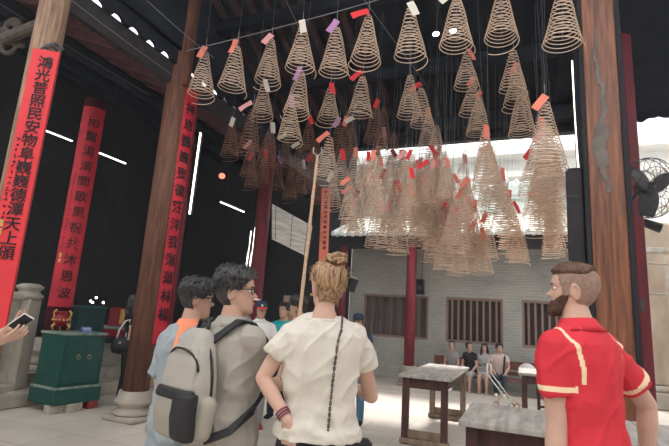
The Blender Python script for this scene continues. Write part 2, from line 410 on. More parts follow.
column('red_column', 'dark red corner column at the end of the far veranda', -4.62, 12.0, 0, 3.5, .12, M['darkred'])
column('red_column', 'plain red column holding the far veranda beam before the brick wall', -2.72, 12.0, 0, 3.5, .13, M['redpaint'], .48, .20)

def board(name, label, p0, p1, wid, mt, chars=(), size=.2, c0=0, step=.3, face=None, th=.04, frame=None, seal=None, curve=0, group=None, side=True):
    """a long couplet board from p0 (foot) to p1 (top), facing 'face'"""
    p0, p1, face = Vector(p0), Vector(p1), Vector(face).normalized()
    up = (p1-p0).normalized(); x = up.cross(face).normalized(); face = x.cross(up)
    Mx = Matrix((x, up, face)).transposed().to_4x4(); Mx.translation = p0
    Lh = (p1-p0).length
    t = thing(name, label, 'board', p0, group=group)
    def put(nm, g, m, sm=False): o = obj(nm, g, m, t, sm); o.matrix_parent_inverse = Matrix.Translation(-p0); return o
    def cz(u): return -curve*(u/(wid/2))**2
    g = B(); us = [wid*(i/10-.5) for i in range(11)]
    loft(g, [[Vector((u, v, cz(u))) for u in us]+[Vector((u, v, cz(u)-th)) for u in us[::-1]] for v in (0, Lh)])
    g.transform(Mx); put('panel', g, mt)
    if chars:
        g = B()
        for i, c in enumerate(chars):
            u = .06*wid if side else 0
            text_bm(g, c, size, Matrix.Translation((u, Lh-c0-i*step, cz(u)+.004+(0 if not curve else .004))) , .005, .006)
        if curve:
            for v in g.verts: v.co.z += cz(v.co.x)-cz(.06*wid)
        g.transform(Mx); put('lettering', g, M['ink'])
        g = B(); rnd = random.Random(len(chars))
        for i in range(int(Lh*7)):                      # the faint small dedication down one edge
            v = Lh*.28+i*.06
            if v > Lh*.66: break
            for q in range(3): box(g, (-.34*wid+rnd.uniform(-.012, .012), v+rnd.uniform(-.02, .02), cz(-.34*wid)+.004), (rnd.uniform(.015, .032), .006, .004), (0, 0, rnd.uniform(-.5, 1.6)))
        g.transform(Mx); put('small_lettering', g, M['ink'])
    if seal:
        g = B(); box(g, (-.34*wid, Lh*seal, cz(-.34*wid)+.004), (.05, .07, .006)); box(g, (-.34*wid, Lh*seal-.09, cz(-.34*wid)+.004), (.05, .07, .006)); g.transform(Mx); put('seal', g, M['gold'])
    if frame:
        g = B()
        for s in (-1, 1): box(g, (s*(wid/2+.012), Lh/2, cz(wid/2)-th/2+.005), (.028, Lh, th+.02))
        for v in (0, Lh): box(g, (0, v, cz(wid/2)/2-th/2+.005), (wid+.05, .03, th+.02+curve))
        g.transform(Mx); put('frame', g, frame)
    return t
fc = (math.sin(R(38)), -math.cos(R(38)), 0)
fb = Vector((.55, -.80, 0)).normalized()
t = board('couplet_board', 'scarlet couplet board of big black brush characters hung on the weathered column', Vector((-5.03, 3.2, 1.15))+fb*.19+RGT*.10, Vector((-5.03, 3.2, 4.2))+fb*.19+RGT*.10, .265, M['couplet'],
      '鴻光普照民安物阜巍巍德澤天上頒',   .155, .16, .150, fb, seal=.36)
BT = Vector((-5.03, 3.2, 4.2))+fb*.19+RGT*.10
g = B()
for s in (-.1, .0, .1): tube(g, [BT+Vector((s, 0, .02)), BT+Vector((s*.5, .04, .10)), BT+Vector((s, .12, .06))], .018, 6)
o = obj('hook', g, M['fanmetal'], t); o.matrix_parent_inverse = Matrix.Translation(-t.location)
pc = Vector((-7.36, 5.78, 0)); fd = Vector((.79, -.61, 0)).normalized()
board('couplet_board', 'crimson curved couplet board wrapped round the column behind the green cabinet', pc+fd*.235+Vector((0, 0, 1.42)), pc+fd*.235+Vector((0, 0, 5.0)), .36, M['coupletold'],
      '雨露湯清閭歌里祝共沐恩波', .205, .30, .278, fd, curve=.085, seal=.24)
pm = Vector((-5.0, 5.3, 0)); fe = Vector((.985, -.17, 0)).normalized(); PB = Vector((.924, .383, 0))*.23
board('couplet_board', 'red couplet board with patterned edge beside the brown wooden column', pm+PB+Vector((0, 0, 1.0)), pm+PB+Vector((0, 0, 4.9)), .30, M['coupletold'],
      '神恩巍巍聖德汪洋我蕩蕩林楊', .20, .35, .262, fe, frame=M['darkred'], curve=.05)
board('hanging_sign', 'narrow pinkish red board of tiny characters hung beside the bamboo pole', at(323, 262, 8.9), at(326, 188, 9.4), .17, M['tag_coral'], '神光普照四海同春共沐恩波', .075, .10, .105, (.2, -1, 0))
# tall red-brown column beside the man in the red shirt
t = thing('wooden_column', 'tall dark column faced with a polished red brown wood board', 'column', (.84, 5.8, 0))
g = B(); lathe(g, [(.25, 0), (.25, 6.62)], n=28); obj('shaft', g, M['dark'], t, True)
fx = (EYE-Vector((.84, 5.8, 1.52))); fx.z = 0; fx.normalize(); sx = Vector((0, 0, 1)).cross(fx)
def col_piece(nm, u, wdt, off, th, m, z0, z1, bev=.01):
    g = B(); rot = Matrix((sx, -fx, Vector((0, 0, 1)))).transposed().to_4x4()
    box(g, fx*off+sx*u+Vector((0, 0, (z0+z1)/2)), (wdt, th, z1-z0), rot, bev); return obj(nm, g, m, t)
col_piece('face_board', .035, .33, .245, .06, M['redwood'], 0, 6.6)
col_piece('edge_moulding', -.155, .055, .24, .07, M['dark'], 0, 6.6)
col_piece('edge_moulding', .225, .055, .24, .07, M['dark'], 0, 6.6)
col_piece('side_board', -.28, .17, .18, .05, M['beam'], 0, 3.35)
g = B(); rot = Matrix((sx, -fx, Vector((0, 0, 1)))).transposed().to_4x4()
for i in range(26):                                   # bare grey patch where the varnish is gone
    z = 3.05+i*.075; u = .02+.03*math.sin(i*.42+2.2)+.012*math.sin(i*1.7); wdt = .10*(1-abs(i-8)/30)+.014
    box(g, fx*.276+sx*u+Vector((0, 0, z)), (wdt*(1.3 if 3 < i < 10 else .6), .022, .10), rot)
obj('bare_patch', fuse(g, .014, 3), mat('bare_grey_wood', (.20, .17, .16), .8, var=.3), t)
p = at(643, 336, 6.25)
t = thing('red_post', 'narrow dark red post right behind the tall polished column', 'post', (p.x, p.y, 0))
g = B(); box(g, (0, 0, 3.05), (.16, .16, 6.1), (0, 0, PHI), bev=.015); obj('shaft', g, M['darkred'], t)
g = B(); box(g, (0, -.09, 1.95), (.05, .05, .16)); obj('latch', g, M['fanmetal'], t)
# pale granite pillar with two fixtures, and the building beyond
p = at(662, 396, 10.6); p.z = 0
t = thing('granite_pillar', 'thick pale granite pillar on moulded base behind the caged fan', 'pillar', p, PHI*.4)
g = B(); box(g, (0, 0, .18), (1.0, 1.0, .36), bev=.03); box(g, (0, 0, .43), (.88, .88, .14), bev=.05); obj('stone_base', g, M['granitelight'], t)
g = B(); box(g, (0, 0, 2.35), (.66, .66, 3.75), bev=.06); obj('shaft', g, M['tanstone'], t)
g = B(); box(g, (0, 0, 3.55), (.76, .76, .14), bev=.03); obj('collar', g, M['granite'], t)
# ================================================================== FURNITURE AND FITTINGS
def table(name, label, x0, x1, y0, y1, h, wood, top):
    t = thing(name, label, 'table', ((x0+x1)/2, (y0+y1)/2, 0)); a, b = (x1-x0)/2, (y1-y0)/2
    g = B(); n = 4
    for k in range(n): box(g, (-a+(k+.5)*2*a/n, 0, h-.02), (2*a/n-.004, 2*b, .04), bev=.005)
    obj('tabletop', g, top, t)
    ins = .09
    g = B()
    for s in (-1, 1):
        box(g, (0, s*(b-ins), h-.105), (2*a-2*ins, .03, .13)); box(g, (s*(a-ins), 0, h-.105), (.03, 2*b-2*ins, .13))
    obj('apron', g, wood, t)
    for sx_ in (-1, 1):
        for sy in (-1, 1):
            g = B(); box(g, (sx_*(a-ins), sy*(b-ins), (h-.04)/2), (.085, .085, h-.04), bev=.006); obj('leg', g, wood if sy < 0 else M['tablegrey'], t)
    for sy in (-1, 1):
        g = B(); box(g, (0, sy*(b-ins), .045), (2*a-.06, .12, .07), bev=.01); box(g, (0, sy*(b-ins), .13), (2*a-2*ins, .05, .09)); obj('foot_rail', g, M['tablegrey'], t)
    return t
table('wooden_table', 'long grey topped wooden table standing free in the courtyard', -1.56, -.88, 6.28, 8.42, .86, M['tableleg'], M['tabletop'])
table('wooden_table', 'worn grey topped table close beside the bearded man', -.46, 2.0, 3.66, 4.62, .86, M['tableleg'], M['tabletop'])
table('wooden_table', 'small far wooden table past the bearded man, near the bench', -.12, 1.3, 8.3, 9.4, .86, M['tableleg'], M['tabletop'])
# stool/chair behind that table
t = thing('wooden_chair', 'dark wooden chair beside the small far table', 'chair', (.45, 10.0, 0), R(20))
g = B(); box(g, (0, 0, .45), (.44, .42, .04), bev=.008); obj('seat', g, M['tableleg'], t)
for sx_ in (-1, 1):
    for sy in (-1, 1):
        g = B(); box(g, (sx_*.19, sy*.18, .215), (.045, .045, .43)); obj('leg', g, M['tableleg'], t)
g = B(); box(g, (0, -.18, .13), (.38, .03, .04)); box(g, (0, .18, .13), (.38, .03, .04)); obj('stretcher', g, M['tableleg'], t)
g = B(); box(g, (-.19, .19, .68), (.04, .035, .46)); box(g, (.19, .19, .68), (.04, .035, .46)); box(g, (0, .19, .86), (.42, .03, .1)); box(g, (0, .19, .66), (.42, .025, .06)); obj('backrest', g, M['tableleg'], t)
# bench along the far wall
t = thing('wooden_bench', 'long reddish brown bench with back under the barred windows', 'bench', (-.35, 12.42, 0))
g = B(); box(g, (0, -.05, .34), (3.7, .42, .05), bev=.008); obj('seat', g, M['benchwood'], t)
g = B(); box(g, (0, .22, .66), (3.7, .04, .2)); box(g, (0, .22, .47), (3.7, .035, .08)); obj('backrest', g, M['benchwood'], t)
for x in (-1.75, -.6, .6, 1.75):
    g = B(); box(g, (x, -.2, .16), (.07, .06, .32)); box(g, (x, .22, .37), (.07, .05, .74)); box(g, (x, 0, .12), (.05, .4, .05)); obj('leg', g, M['benchwood'], t)
# folded pushchair
p = at(505, 407, 9.2); p.z = 0
t = thing('folding_trolley', 'folded bright metal trolley frame leaning before the bench', 'trolley', p)
q = [at(501, 374, 9.0)-p, at(491, 381, 9.05)-p]
g = B()
tube(g, [Vector((-.34, 0, .62)), Vector((-.11, 0, .335)), Vector((.12, 0, .05))], .011, 8); tube(g, [Vector((-.26, .1, .62)), Vector((-.03, .1, .335)), Vector((.2, .1, .05))], .011, 8); obj('long_tube', g, M['porcelain'], t, True)
g = B(); tube(g, [Vector((-.16, .02, .05)), Vector((-.05, .05, .3))], .014, 8); tube(g, [Vector((.3, .02, .08)), Vector((.0, .08, .28))], .014, 8); obj('cross_tube', g, M['bamboo'], t, True)
g = B(); tube(g, [Vector((-.34, 0, .62)), Vector((-.33, .05, .80)), Vector((-.28, .1, .80)), Vector((-.26, .1, .62))], .016, 8); obj('handle', g, M['whitecloth'], t, True)
for x in (-.16, .12, .22):
    g = B(); tube(g, [Vector((x+.045*math.cos(a), .04, .05+.045*math.sin(a))) for a in [2*math.pi*k/14 for k in range(14)]], .009, 6, closed=True); obj('wheel', g, M['redshoe'], t, True)
# green cabinet on bricks, skewed to face the courtyard
cx0, cy0 = -6.22, 5.22
yaw = R(84)
t = thing('cabinet', 'green painted metal cabinet with two ring pull doors raised on bricks', 'cabinet', (cx0, cy0, 0), yaw)
# local: x along the front, -y is the front
W_, D_, H_ = .66, .52, 1.08
g = B(); box(g, (0, 0, .21), (W_+.07, D_+.06, .20), bev=.01); obj('plinth', g, M['green'], t)
g = B(); box(g, (0, 0, .325), (W_+.075, D_+.065, .035), bev=.008); obj('plinth_edge', g, M['greenedge'], t)
g = B(); box(g, (0, 0, .70), (W_, D_, .72), bev=.008); obj('body', g, M['green'], t)
g = B(); box(g, (0, 0, H_-.015), (W_+.05, D_+.05, .035), bev=.008); obj('top', g, M['greenedge'], t)
for s in (-1, 1):
    g = B(); box(g, (s*.135, -D_/2-.006, .70), (.262, .014, .62), bev=.004); d = obj('door', g, M['green'], t)
    g = B(); tube(g, [Vector((s*.085+.026*math.cos(a), -D_/2-.022, .74+.026*math.sin(a))) for a in [2*math.pi*k/16 for k in range(16)]], .007, 6, closed=True); ball(g, (s*.085, -D_/2-.016, .77), .016); obj('ring_pull', g, M['brass'], d, True)
g = B()
for s in (-1, 1): box(g, (s*.275, -D_/2-.003, .70), (.012, .02, .66))
box(g, (0, -D_/2-.003, 1.02), (.56, .02, .012)); box(g, (0, -D_/2-.003, .38), (.56, .02, .012)); obj('door_frame', g, M['green'], t)
rotc = Matrix.Rotation(yaw, 3, 'Z')
for (x, y, nm, lab) in ((-.27, -.2, 0, 'pale brick under the front corner of the green cabinet toward the stone pier'), (-.04, -.27, 0, 'pale flat brick under the front middle of the green cabinet'), (.27, -.22, 1, 'reddish brick under the front corner of the green cabinet toward the brown column'), (0, .2, 0, 'grey brick under the back of the green cabinet')):
    v = rotc @ Vector((x, y, 0)); g = B(); box(g, (0, 0, .055), (.22 if nm == 0 else .16, .12, .11), (0, 0, yaw), bev=.008)
    o = obj('brick', g, M['redshoe'] if nm else M['granitelight']); o.location = (cx0+v.x, cy0+v.y, 0); tag(o, lab, 'brick')
# things on the cabinet
v = rotc @ Vector((-.20, .08, 0)); p = Vector((cx0+v.x, cy0+v.y, H_+.003))
t = thing('incense_burner', 'small ornate gold and red burner with dragon feet on the green cabinet', 'burner', p)
g = B(); lathe(g, [(.05, .07), (.095, .10), (.115, .16), (.10, .21), (.075, .24), (.10, .27), (.10, .285), (.0, .285)], n=20); obj('bowl', g, M['redbox'], t, True)
for k in range(3):
    a = 2*math.pi*k/3+.4; g = B(); tube(g, [Vector((.08*math.cos(a), .08*math.sin(a), .12)), Vector((.13*math.cos(a), .13*math.sin(a), .07)), Vector((.10*math.cos(a), .10*math.sin(a), .012))], [.022, .018, .012], 8); obj('foot', g, M['gold'], t, True)
for s in (-1, 1):
    g = B(); tube(g, [Vector((s*.10, 0, .17)), Vector((s*.17, 0, .20)), Vector((s*.18, 0, .27)), Vector((s*.13, 0, .30))], .014, 8); obj('handle', g, M['gold'], t, True)
g = B()
for k in range(14):
    a = 2*math.pi*k/14; ball(g, (.112*math.cos(a), .112*math.sin(a), .165), .018, u=8, v=6)
obj('carving', g, M['gold'], t, True)
v = rotc @ Vector((.06, -.13, 0)); t = thing('sign_card', 'small blue folded card standing on the green cabinet', 'sign', (cx0+v.x, cy0+v.y, H_+.003), yaw)
g = B(); box(g, (0, -.03, .04), (.15, .006, .085), (-.5, 0, 0)); box(g, (0, .02, .04), (.15, .006, .085), (.5, 0, 0)); obj('card', g, M['card'], t)
g = B()
for k in range(2): box(g, (0, -.037-.0, .052-k*.025), (.11-.03*k, .004, .010), (-.5, 0, 0))
obj('print', g, M['white'], t)
# dark green crate behind the cabinet, on the hall floor
p = at(86, 330, 7.6); t = thing('storage_box', 'dark green upright box behind the green cabinet', 'box', (p.x-.1, p.y+.1, .4), R(60))
g = B(); box(g, (0, 0, .52), (.42, .4, 1.04), bev=.01); obj('body', g, mat('dark_green_box', (.01, .035, .04), .5), t)
g = B(); box(g, (0, 0, 1.05), (.45, .43, .03)); obj('lid', g, M['green'], t)
# stone pier and balustrade
p = Vector((-6.98, 4.93, 0))
t = thing('stone_pier', 'carved granite pier with moulded cap beside the green cabinet', 'pier', p, R(18))
g = B(); box(g, (0, 0, .11), (.52, .52, .22), bev=.02); obj('plinth', g, M['granitelight'], t)
g = B(); box(g, (0, 0, .87), (.27, .27, 1.30), bev=.015); obj('shaft', g, M['granitelight'], t)
g = B(); lathe(g, [(.16, 1.50), (.20, 1.54), (.20, 1.57), (.15, 1.61), (.14, 1.64), (.185, 1.68), (.185, 1.71), (.11, 1.745), (.0, 1.75)], n=20); obj('cap', g, M['granite'], t, True)
t = thing('stone_balustrade', 'granite balustrade panel leading up to the carved pier', 'balustrade', (-7.0, 4.0, 0))
g = B(); box(g, (0, 0, .8), (.16, 1.7, 1.4), bev=.01); obj('panel', g, M['granite'], t)
g = B(); box(g, (0, 0, 1.55), (.26, 1.7, .12), bev=.03); obj('rail', g, M['granitelight'], t)
g = B(); box(g, (.09, 0, .78), (.03, 1.3, .55), bev=.012); obj('raised_field', g, M['granitelight'], t)
g = B(); box(g, (.05, 0, .16), (.36, 1.7, .32), bev=.02); obj('plinth', g, M['granitelight'], t)
# altar table in the hall with a red gold-lettered box, candles
p = at(112, 326, 9.2)
t = thing('altar_table', 'long dark altar table with pale edge deep in the hall', 'table', (p.x, p.y, .4), R(20)); zt = p.z-.4
g = B(); box(g, (0, 0, zt-.02), (2.0, .6, .05), bev=.006); obj('tabletop', g, M['greenedge'], t)
g = B(); box(g, (0, 0, zt-.12), (1.9, .55, .14)); obj('apron', g, M['redbox'], t)
for sx_ in (-1, 1):
    for sy in (-1, 1):
        g = B(); box(g, (sx_*.9, sy*.22, (zt-.05)/2), (.08, .08, zt-.05)); obj('leg', g, M['redbox'], t)
p2 = at(120, 325, 9.15); t = thing('offering_box', 'dark red box with a gold panel on the altar table', 'box', (p2.x, p2.y, .4+zt+.005), R(20))
g = B(); box(g, (0, 0, .18), (.38, .24, .36), bev=.01); obj('body', g, M['redbox'], t)
g = B(); box(g, (.08, -.122, .19), (.09, .008, .28)); obj('gold_panel', g, M['gold'], t)
for i, (px, py) in enumerate(((90.5, 301), (92.7, 302.5), (96.3, 297.7), (103.2, 302.6))):
    p = at(px, py, 10.0); t = thing('hanging_lamp', ['tiny lit lamp lowest in the cluster over the altar', 'tiny lit lamp tucked beside the lowest of the altar cluster', 'tiny lit lamp topmost of the altar cluster', 'tiny lit lamp apart from the altar cluster toward the brown column'][i], 'lamp', p, group='tiny lamps above the altar')
    g = B(); ball(g, (0, 0, 0), .022, u=10, v=8); obj('bulb', g, M['bulb'], t, True)
    g = B(); tube(g, [Vector((0, 0, .02)), Vector((0, 0, hz(p.x)-p.z))], .004, 5); obj('cord', g, M['black'], t)
# fluorescent tubes
def strip(label, a, b, fix=None, hang=False):
    a, b = Vector(a), Vector(b); c = (a+b)/2; t = thing('fluorescent_tube', label, 'light', c)
    g = B(); tube(g, [a-c, b-c], .013, 10); obj('lit_tube', g, M['tube'], t, True)
    x, y = frame_of(b-a); off = x if abs((b-a).normalized().z) > .8 else Vector((0, 0, 1))
    if off.dot(EYE-c) > 0 and abs(off.z) < .5: off = -off
    g = B(); tube(g, [a-c+off*.035, b-c+off*.035], .022, 6); obj('housing', g, M['dark'], t)
    if not hang and label.find('column') < 0: pass
    if not hang:
        g = B(); e_ = fix if fix is not None else Vector((0, 0, hz(c.x) if c.x < -5 else rz(c.y)))
        if fix is None: tube(g, [b-c+off*.035, Vector((b.x-c.x, b.y-c.y, hz(b.x)-c.z))+off*.035], .008, 6)
        else:
            for q in (.15, .85): pp = a.lerp(b, q); tube(g, [pp-c+off*.035, Vector((fix[0], fix[1], pp.z))-c], .012, 6)
        obj('bracket', g, M['dark'], t)
    if hang:
        g = B()
        for q in (.2, .8): pp = a.lerp(b, q)-c; tube(g, [pp+Vector((0, 0, .04)), pp+Vector((0, 0, hz(pp.x+c.x)-pp.z-c.z))], .005, 5)
        obj('cord', g, M['black'], t)
strip('lit tube seen just past the scarlet board', at(40, 128.5, 8.6), at(72, 141, 9.6), hang=True)
strip('lit tube beyond the round red column', at(99.5, 153, 8.6), at(125.5, 163.5, 9.4), hang=True)
strip('upright lit tube on the brown column side', at(200.5, 133, 7.1), at(189.5, 214, 6.75), fix=(-5.0, 5.3))
strip('short lit tube hanging in the dark hall past the red lamp', at(220.5, 202, 10.2), at(244, 212, 11), hang=True)
strip('taller of the twin upright lit tubes by the slim red column', at(255.5, 227, 9.9), at(248.5, 275, 9.6))
strip('shorter of the twin upright lit tubes by the slim red column', at(251, 231, 10.1), at(244, 284, 9.8))
strip('upright lit tube fixed to the tall polished column', at(572.5, 61, 5.75), at(579.5, 181, 5.3), fix=(.84, 5.8))
p = at(222, 176, 9); t = thing('red_lamp', 'small glowing red lamp hung in the dark hall', 'lamp', p)
g = B(); ball(g, (0, 0, 0), .06, (1, 1, .9)); obj('globe', g, M['glow'], t, True)
g = B(); tube(g, [Vector((0, 0, .05)), Vector((0, 0, hz(p.x)-p.z))], .005, 5); obj('cord', g, M['black'], t)
for i, (px, py) in enumerate(((436, 34), (453, 31))):  # small glowing balls added to stand for bulb reflections
    p = at(px, py, 6.3); t = thing('flare', ['white glow put in for a bulb flare beside a hanging coil', 'white glow put in for a bulb flare inside a hanging coil'][i], 'lamp', p)
    g = B(); ball(g, (0, 0, 0), .035, (1.3, 1, .8)); obj('bulb', g, M['bulb'], t, True)
    g = B(); tube(g, [Vector((0, .03, .02)), Vector((0, .1, rz(p.y)-p.z))], .012, 6); obj('stem', g, M['black'], t)
# slatted blind and board beyond the slim red column
a0, a1, b0, b1 = at(272, 205, 9.2), at(312, 227, 10.0), at(272, 238, 9.2), at(308, 256, 10.0)
t = thing('hanging_blind', 'pale grey slatted blind hanging beyond the slim red column', 'blind', (a0+a1)/2)
c = (a0+a1)/2; g = B()
for k in range(16):
    f = k/15; l, r_ = a0.lerp(b0, f)-c, a1.lerp(b1, f)-c
    d = r_-l; box(g, (l+r_)/2, (d.length, .012, .042), d.to_track_quat('X', 'Z').to_matrix().to_4x4())
obj('slats', g, M['blind'], t)
g = B()
for q in (.1, .5, .9): tube(g, [Vector(((a0.lerp(a1, q)-c).x, (a0.lerp(a1, q)-c).y-.02, hz(min(-5.1, a0.lerp(a1, q).x))-c.z)), a0.lerp(a1, q)-c+Vector((0, -.02, 0)), b0.lerp(b1, q)-c+Vector((0, -.02, 0))], .006, 5)
obj('cord', g, M['black'], t)
p = at(283, 303, 9.2); t = thing('notice_board', 'plain brown board leaning by the slim red column', 'board', (p.x+.2, p.y, 0), R(15))
g = B(); box(g, (0, 0, 1.05), (.36, .04, 1.7), (-.05, 0, 0)); obj('panel', g, M['board'], t)
g = B(); box(g, (-.13, .12, .45), (.04, .04, .9), (.15, 0, 0)); box(g, (.13, .12, .45), (.04, .04, .9), (.15, 0, 0)); obj('prop', g, M['tableleg'], t)
# loudspeakers
p = at(422, 288, 13.2); t = thing('loudspeaker', 'small black loudspeaker on the brick wall beside the plain red column', 'speaker', (p.x, 12.86, p.z))
g = B(); box(g, (0, 0, 0), (.26, .22, .40), bev=.01); obj('cabinet_body', g, M['black'], t)
g = B(); lathe(g, [(.09, 0), (.085, .01), (.03, .012), (0, .012)], n=18); g.transform(Matrix.Translation((0, -.11, -.05)) @ Matrix.Rotation(R(90), 4, 'X')); obj('cone', g, M['fanmetal'], t, True)
g = B(); tube(g, [Vector((.05, .1, .2)), Vector((.05, .14, .8)), Vector((.05, .14, .95))], .008, 5); obj('cable', g, M['black'], t)
p = at(352, 284, 11.4); t = thing('loudspeaker', 'black tilted loudspeaker on the dark red corner column', 'speaker', p, R(30))
g = B(); box(g, (0, 0, 0), (.22, .22, .34), (.35, .25, 0), bev=.015); obj('cabinet_body', g, M['black'], t)
g = B(); tube(g, [Vector((0, .1, 0)), Vector((-4.62, 12.0, p.z))-p], .02, 6); obj('bracket', g, M['black'], t)
# bamboo pole with a forked iron hook
pA, pB = at(301, 303, 5.35), at(317.5, 156, 5.9)
t = thing('bamboo_pole', 'tall slim bamboo pole with forked iron hook raised toward the coils', 'pole', pA)
g = B(); n = 26; d = pB-pA
tube(g, [Vector((0, 0, 0))-d*.25+d*1.25*k/n for k in range(n+1)], [.022+(.004 if k % 4 == 0 else 0)-.006*k/n for k in range(n+1)], 10); obj('shaft', g, M['bamboo'], t, True)
g = B(); u, v_ = frame_of(d); u = RGT
tube(g, [d+u*-.05+UPV*.11, d+u*-.055+UPV*.04, d+u*0+UPV*.0, d+u*.055+UPV*.04, d+u*.05+UPV*.11], .010, 6); tube(g, [d, d-UPV*.1], .016, 6); obj('hook', g, M['metal'], t, True)
# caged fan and bracket light
p = at(650, 188, 5.7); t = thing('caged_fan', 'black caged wall fan beside the narrow red post', 'fan', p)
ax = (Vector((.55, -.80, -.18))).normalized(); x, y = frame_of(ax)
def ringp(r, off, n=36): return [ax*off+x*(r*math.cos(2*math.pi*k/n))+y*(r*math.sin(2*math.pi*k/n)) for k in range(n)]
g = B()
for r_, off in ((.37, .0), (.36, .05), (.25, .09), (.12, .11), (.36, -.05), (.22, -.09)): tube(g, ringp(r_, off), .005, 5, closed=True)
for k in range(22):
    a = 2*math.pi*k/22; e = x*math.cos(a)+y*math.sin(a)
    tube(g, [e*.05+ax*.115, e*.2+ax*.10, e*.36+ax*.05, e*.37, e*.36-ax*.05, e*.2-ax*.09], .0035, 4)
obj('guard', g, M['fanmetal'], t, True)
for k in range(3):
    g = B(); rows = []
    for j in range(9):
        rr = .05+.30*j/8; wdt = .10+.22*math.sin(math.pi*min(1, j/8*.75+.18)); row = []
        for q in range(7):
            a = 2*math.pi*k/3+.5+(q/6-.5)*wdt/rr*.75; row.append((x*math.cos(a)+y*math.sin(a))*rr+ax*((q/6-.5)*.07))
        rows.append(row)
    loft(g, [r_+[v+ax*.006 for v in r_[::-1]] for r_ in rows]); obj('blade', g, M['fanmetal'], t, True)
g = B(); tube(g, [ax*-.18, ax*-.16, ax*-.02], [.05, .085, .09], 16); tube(g, [ax*-.02, ax*.06], [.05, .04], 14); obj('motor', g, M['fanmetal'], t, True)
g = B(); tube(g, [ax*-.14, ax*-.16+Vector((-.05, .06, -.10)), Vector((-.20, .3, -.12))], .022, 8); obj('bracket', g, M['fanmetal'], t, True)
p = at(648, 226, 7.2); t = thing('bracket_lamp', 'black cylindrical lamp on an arm below the caged fan', 'lamp', p)
g = B(); tube(g, [Vector((-.10, 0, .08)), Vector((.16, -.04, -.05))], [.06, .075], 14); obj('housing', g, M['black'], t, True)
g = B(); tube(g, [Vector((.16, -.04, -.05)), Vector((.165, -.04, -.052))], .06, 14); obj('lens', g, M['metal'], t, True)
g = B(); tube(g, [Vector((-.10, 0, .08)), Vector((-.22, .1, .15))], .02, 8); tube(g, [Vector((-.14, .02, .2)), Vector((-.14, .02, -p.z))], .02, 8); obj('arm', g, M['black'], t, True)
g = B(); box(g, (-.1, -.05, .10), (.09, .02, .06), (0, 0, .3)); obj('junction', g, M['white'], t)
p = at(664, 230, 8.6); t = thing('metal_rail', 'thin pale metal pipe frame standing before the granite pillar', 'frame', (p.x, p.y, 0), PHI)
g = B(); tube(g, [Vector((0, 0, 0)), Vector((0, 0, 3.0))], .022, 8); obj('upright', g, M['granite'], t, True)
for z in (2.3, 2.85):
    g = B(); tube(g, [Vector((-.35, 0, z)), Vector((.3, 0, z))], .018, 8); obj('crossbar', g, M['granite'], t, True)
# ornaments on the far roof ridge
def ornament(label, x, z, kind, rnd):
    t = thing('ceramic_figure', label, 'ornament', (x, 14.02, z))
    g = B()
    if kind == 0:       # crouching lion
        limb(g, [(-.22, 0, .22), (.0, 0, .27), (.2, 0, .34)], [.12, .13, .13]); limb(g, [(.2, 0, .34), (.30, 0, .5)], [.11, .13]); limb(g, [(.2, 0, .3), (.24, 0, .03)], [.07, .05]); limb(g, [(-.22, 0, .2), (-.26, 0, .03)], [.08, .05]); limb(g, [(-.3, 0, .25), (-.42, 0, .42), (-.36, 0, .56)], [.05, .06, .03])
    elif kind == 1:     # scroll of leaves
        for k in range(5):
            a = [(-.3+.14*k, 0, .05), (-.3+.14*k+.05*rnd.uniform(-1, 1), 0, .25+.1*rnd.random()), (-.22+.14*k, 0, .38+.14*rnd.random()), (-.17+.14*k, 0, .3)]; limb(g, a, [.06, .06, .05, .04])
    else:               # standing figure
        limb(g, [(0, 0, .03), (0, 0, .3), (0, 0, .5)], [.14, .12, .09]); ball(g, (0, 0, .66), .09); limb(g, [(.08, 0, .48), (.22, 0, .36), (.2, 0, .5)], [.05, .04, .03]); limb(g, [(-.08, 0, .48), (-.2, 0, .34)], [.05, .04])
    obj('figure', fuse(g, .03, 2), M['porcelain'], t, True)
    g = B(); box(g, (0, 0, .02), (.55 if kind < 2 else .34, .28, .06), bev=.01); obj('base', g, M['roofgreen'], t)
rnd = random.Random(3)
for i in range(9):
    kd = [1, 0, 2, 1, 2, 0, 1, 2, 0][i]; w_ = ['crouching ceramic lion', 'scrolled ceramic leaf spray', 'small robed ceramic figure'][kd]
    ornament('pale glazed %s on the far roof ridge, %s from the corner column' % (w_, ['first', 'second', 'third', 'fourth', 'fifth', 'sixth', 'seventh', 'eighth', 'last'][i]), -4.4+i*.72, 5.275, kd, rnd)
# wires across the roof space
def wire(label, a, b, sag=.0, r=.0035):
    a, b = Vector(a), Vector(b); g = B(); c = a.lerp(b, .5)
    tube(g, [a.lerp(b, k/12)-c-Vector((0, 0, sag*4*(k/12)*(1-k/12))) for k in range(13)], r, 5)
    o = obj('overhead_wire', g, M['wire']); o.location = c; tag(o, label, 'wire')
wire('thin wire passing behind the top of the scarlet board', at(-20, -9, 5.6), at(150, 95, 8.4), .02)
wire('thin wire slanting down from the arched eave toward the brown column', at(66, -4, 5.4), at(186, 84, 7.4), .02)
wire('thin wire crossing toward the first coil of the front row', at(140, -6, 5.0), at(214, 58, 6.6), .02)
wire('taut wire carrying the front row of big coils', at(186, 51, 7.1), at(425, -14, 6.1), .03, .006)
wire('thin wire slanting between two coils of the front row', at(283, -6, 6), at(300, 30, 6.8))
wire('thin wire slanting past the coil with the red flag tag', at(360, -6, 6), at(430, 90, 8.6))
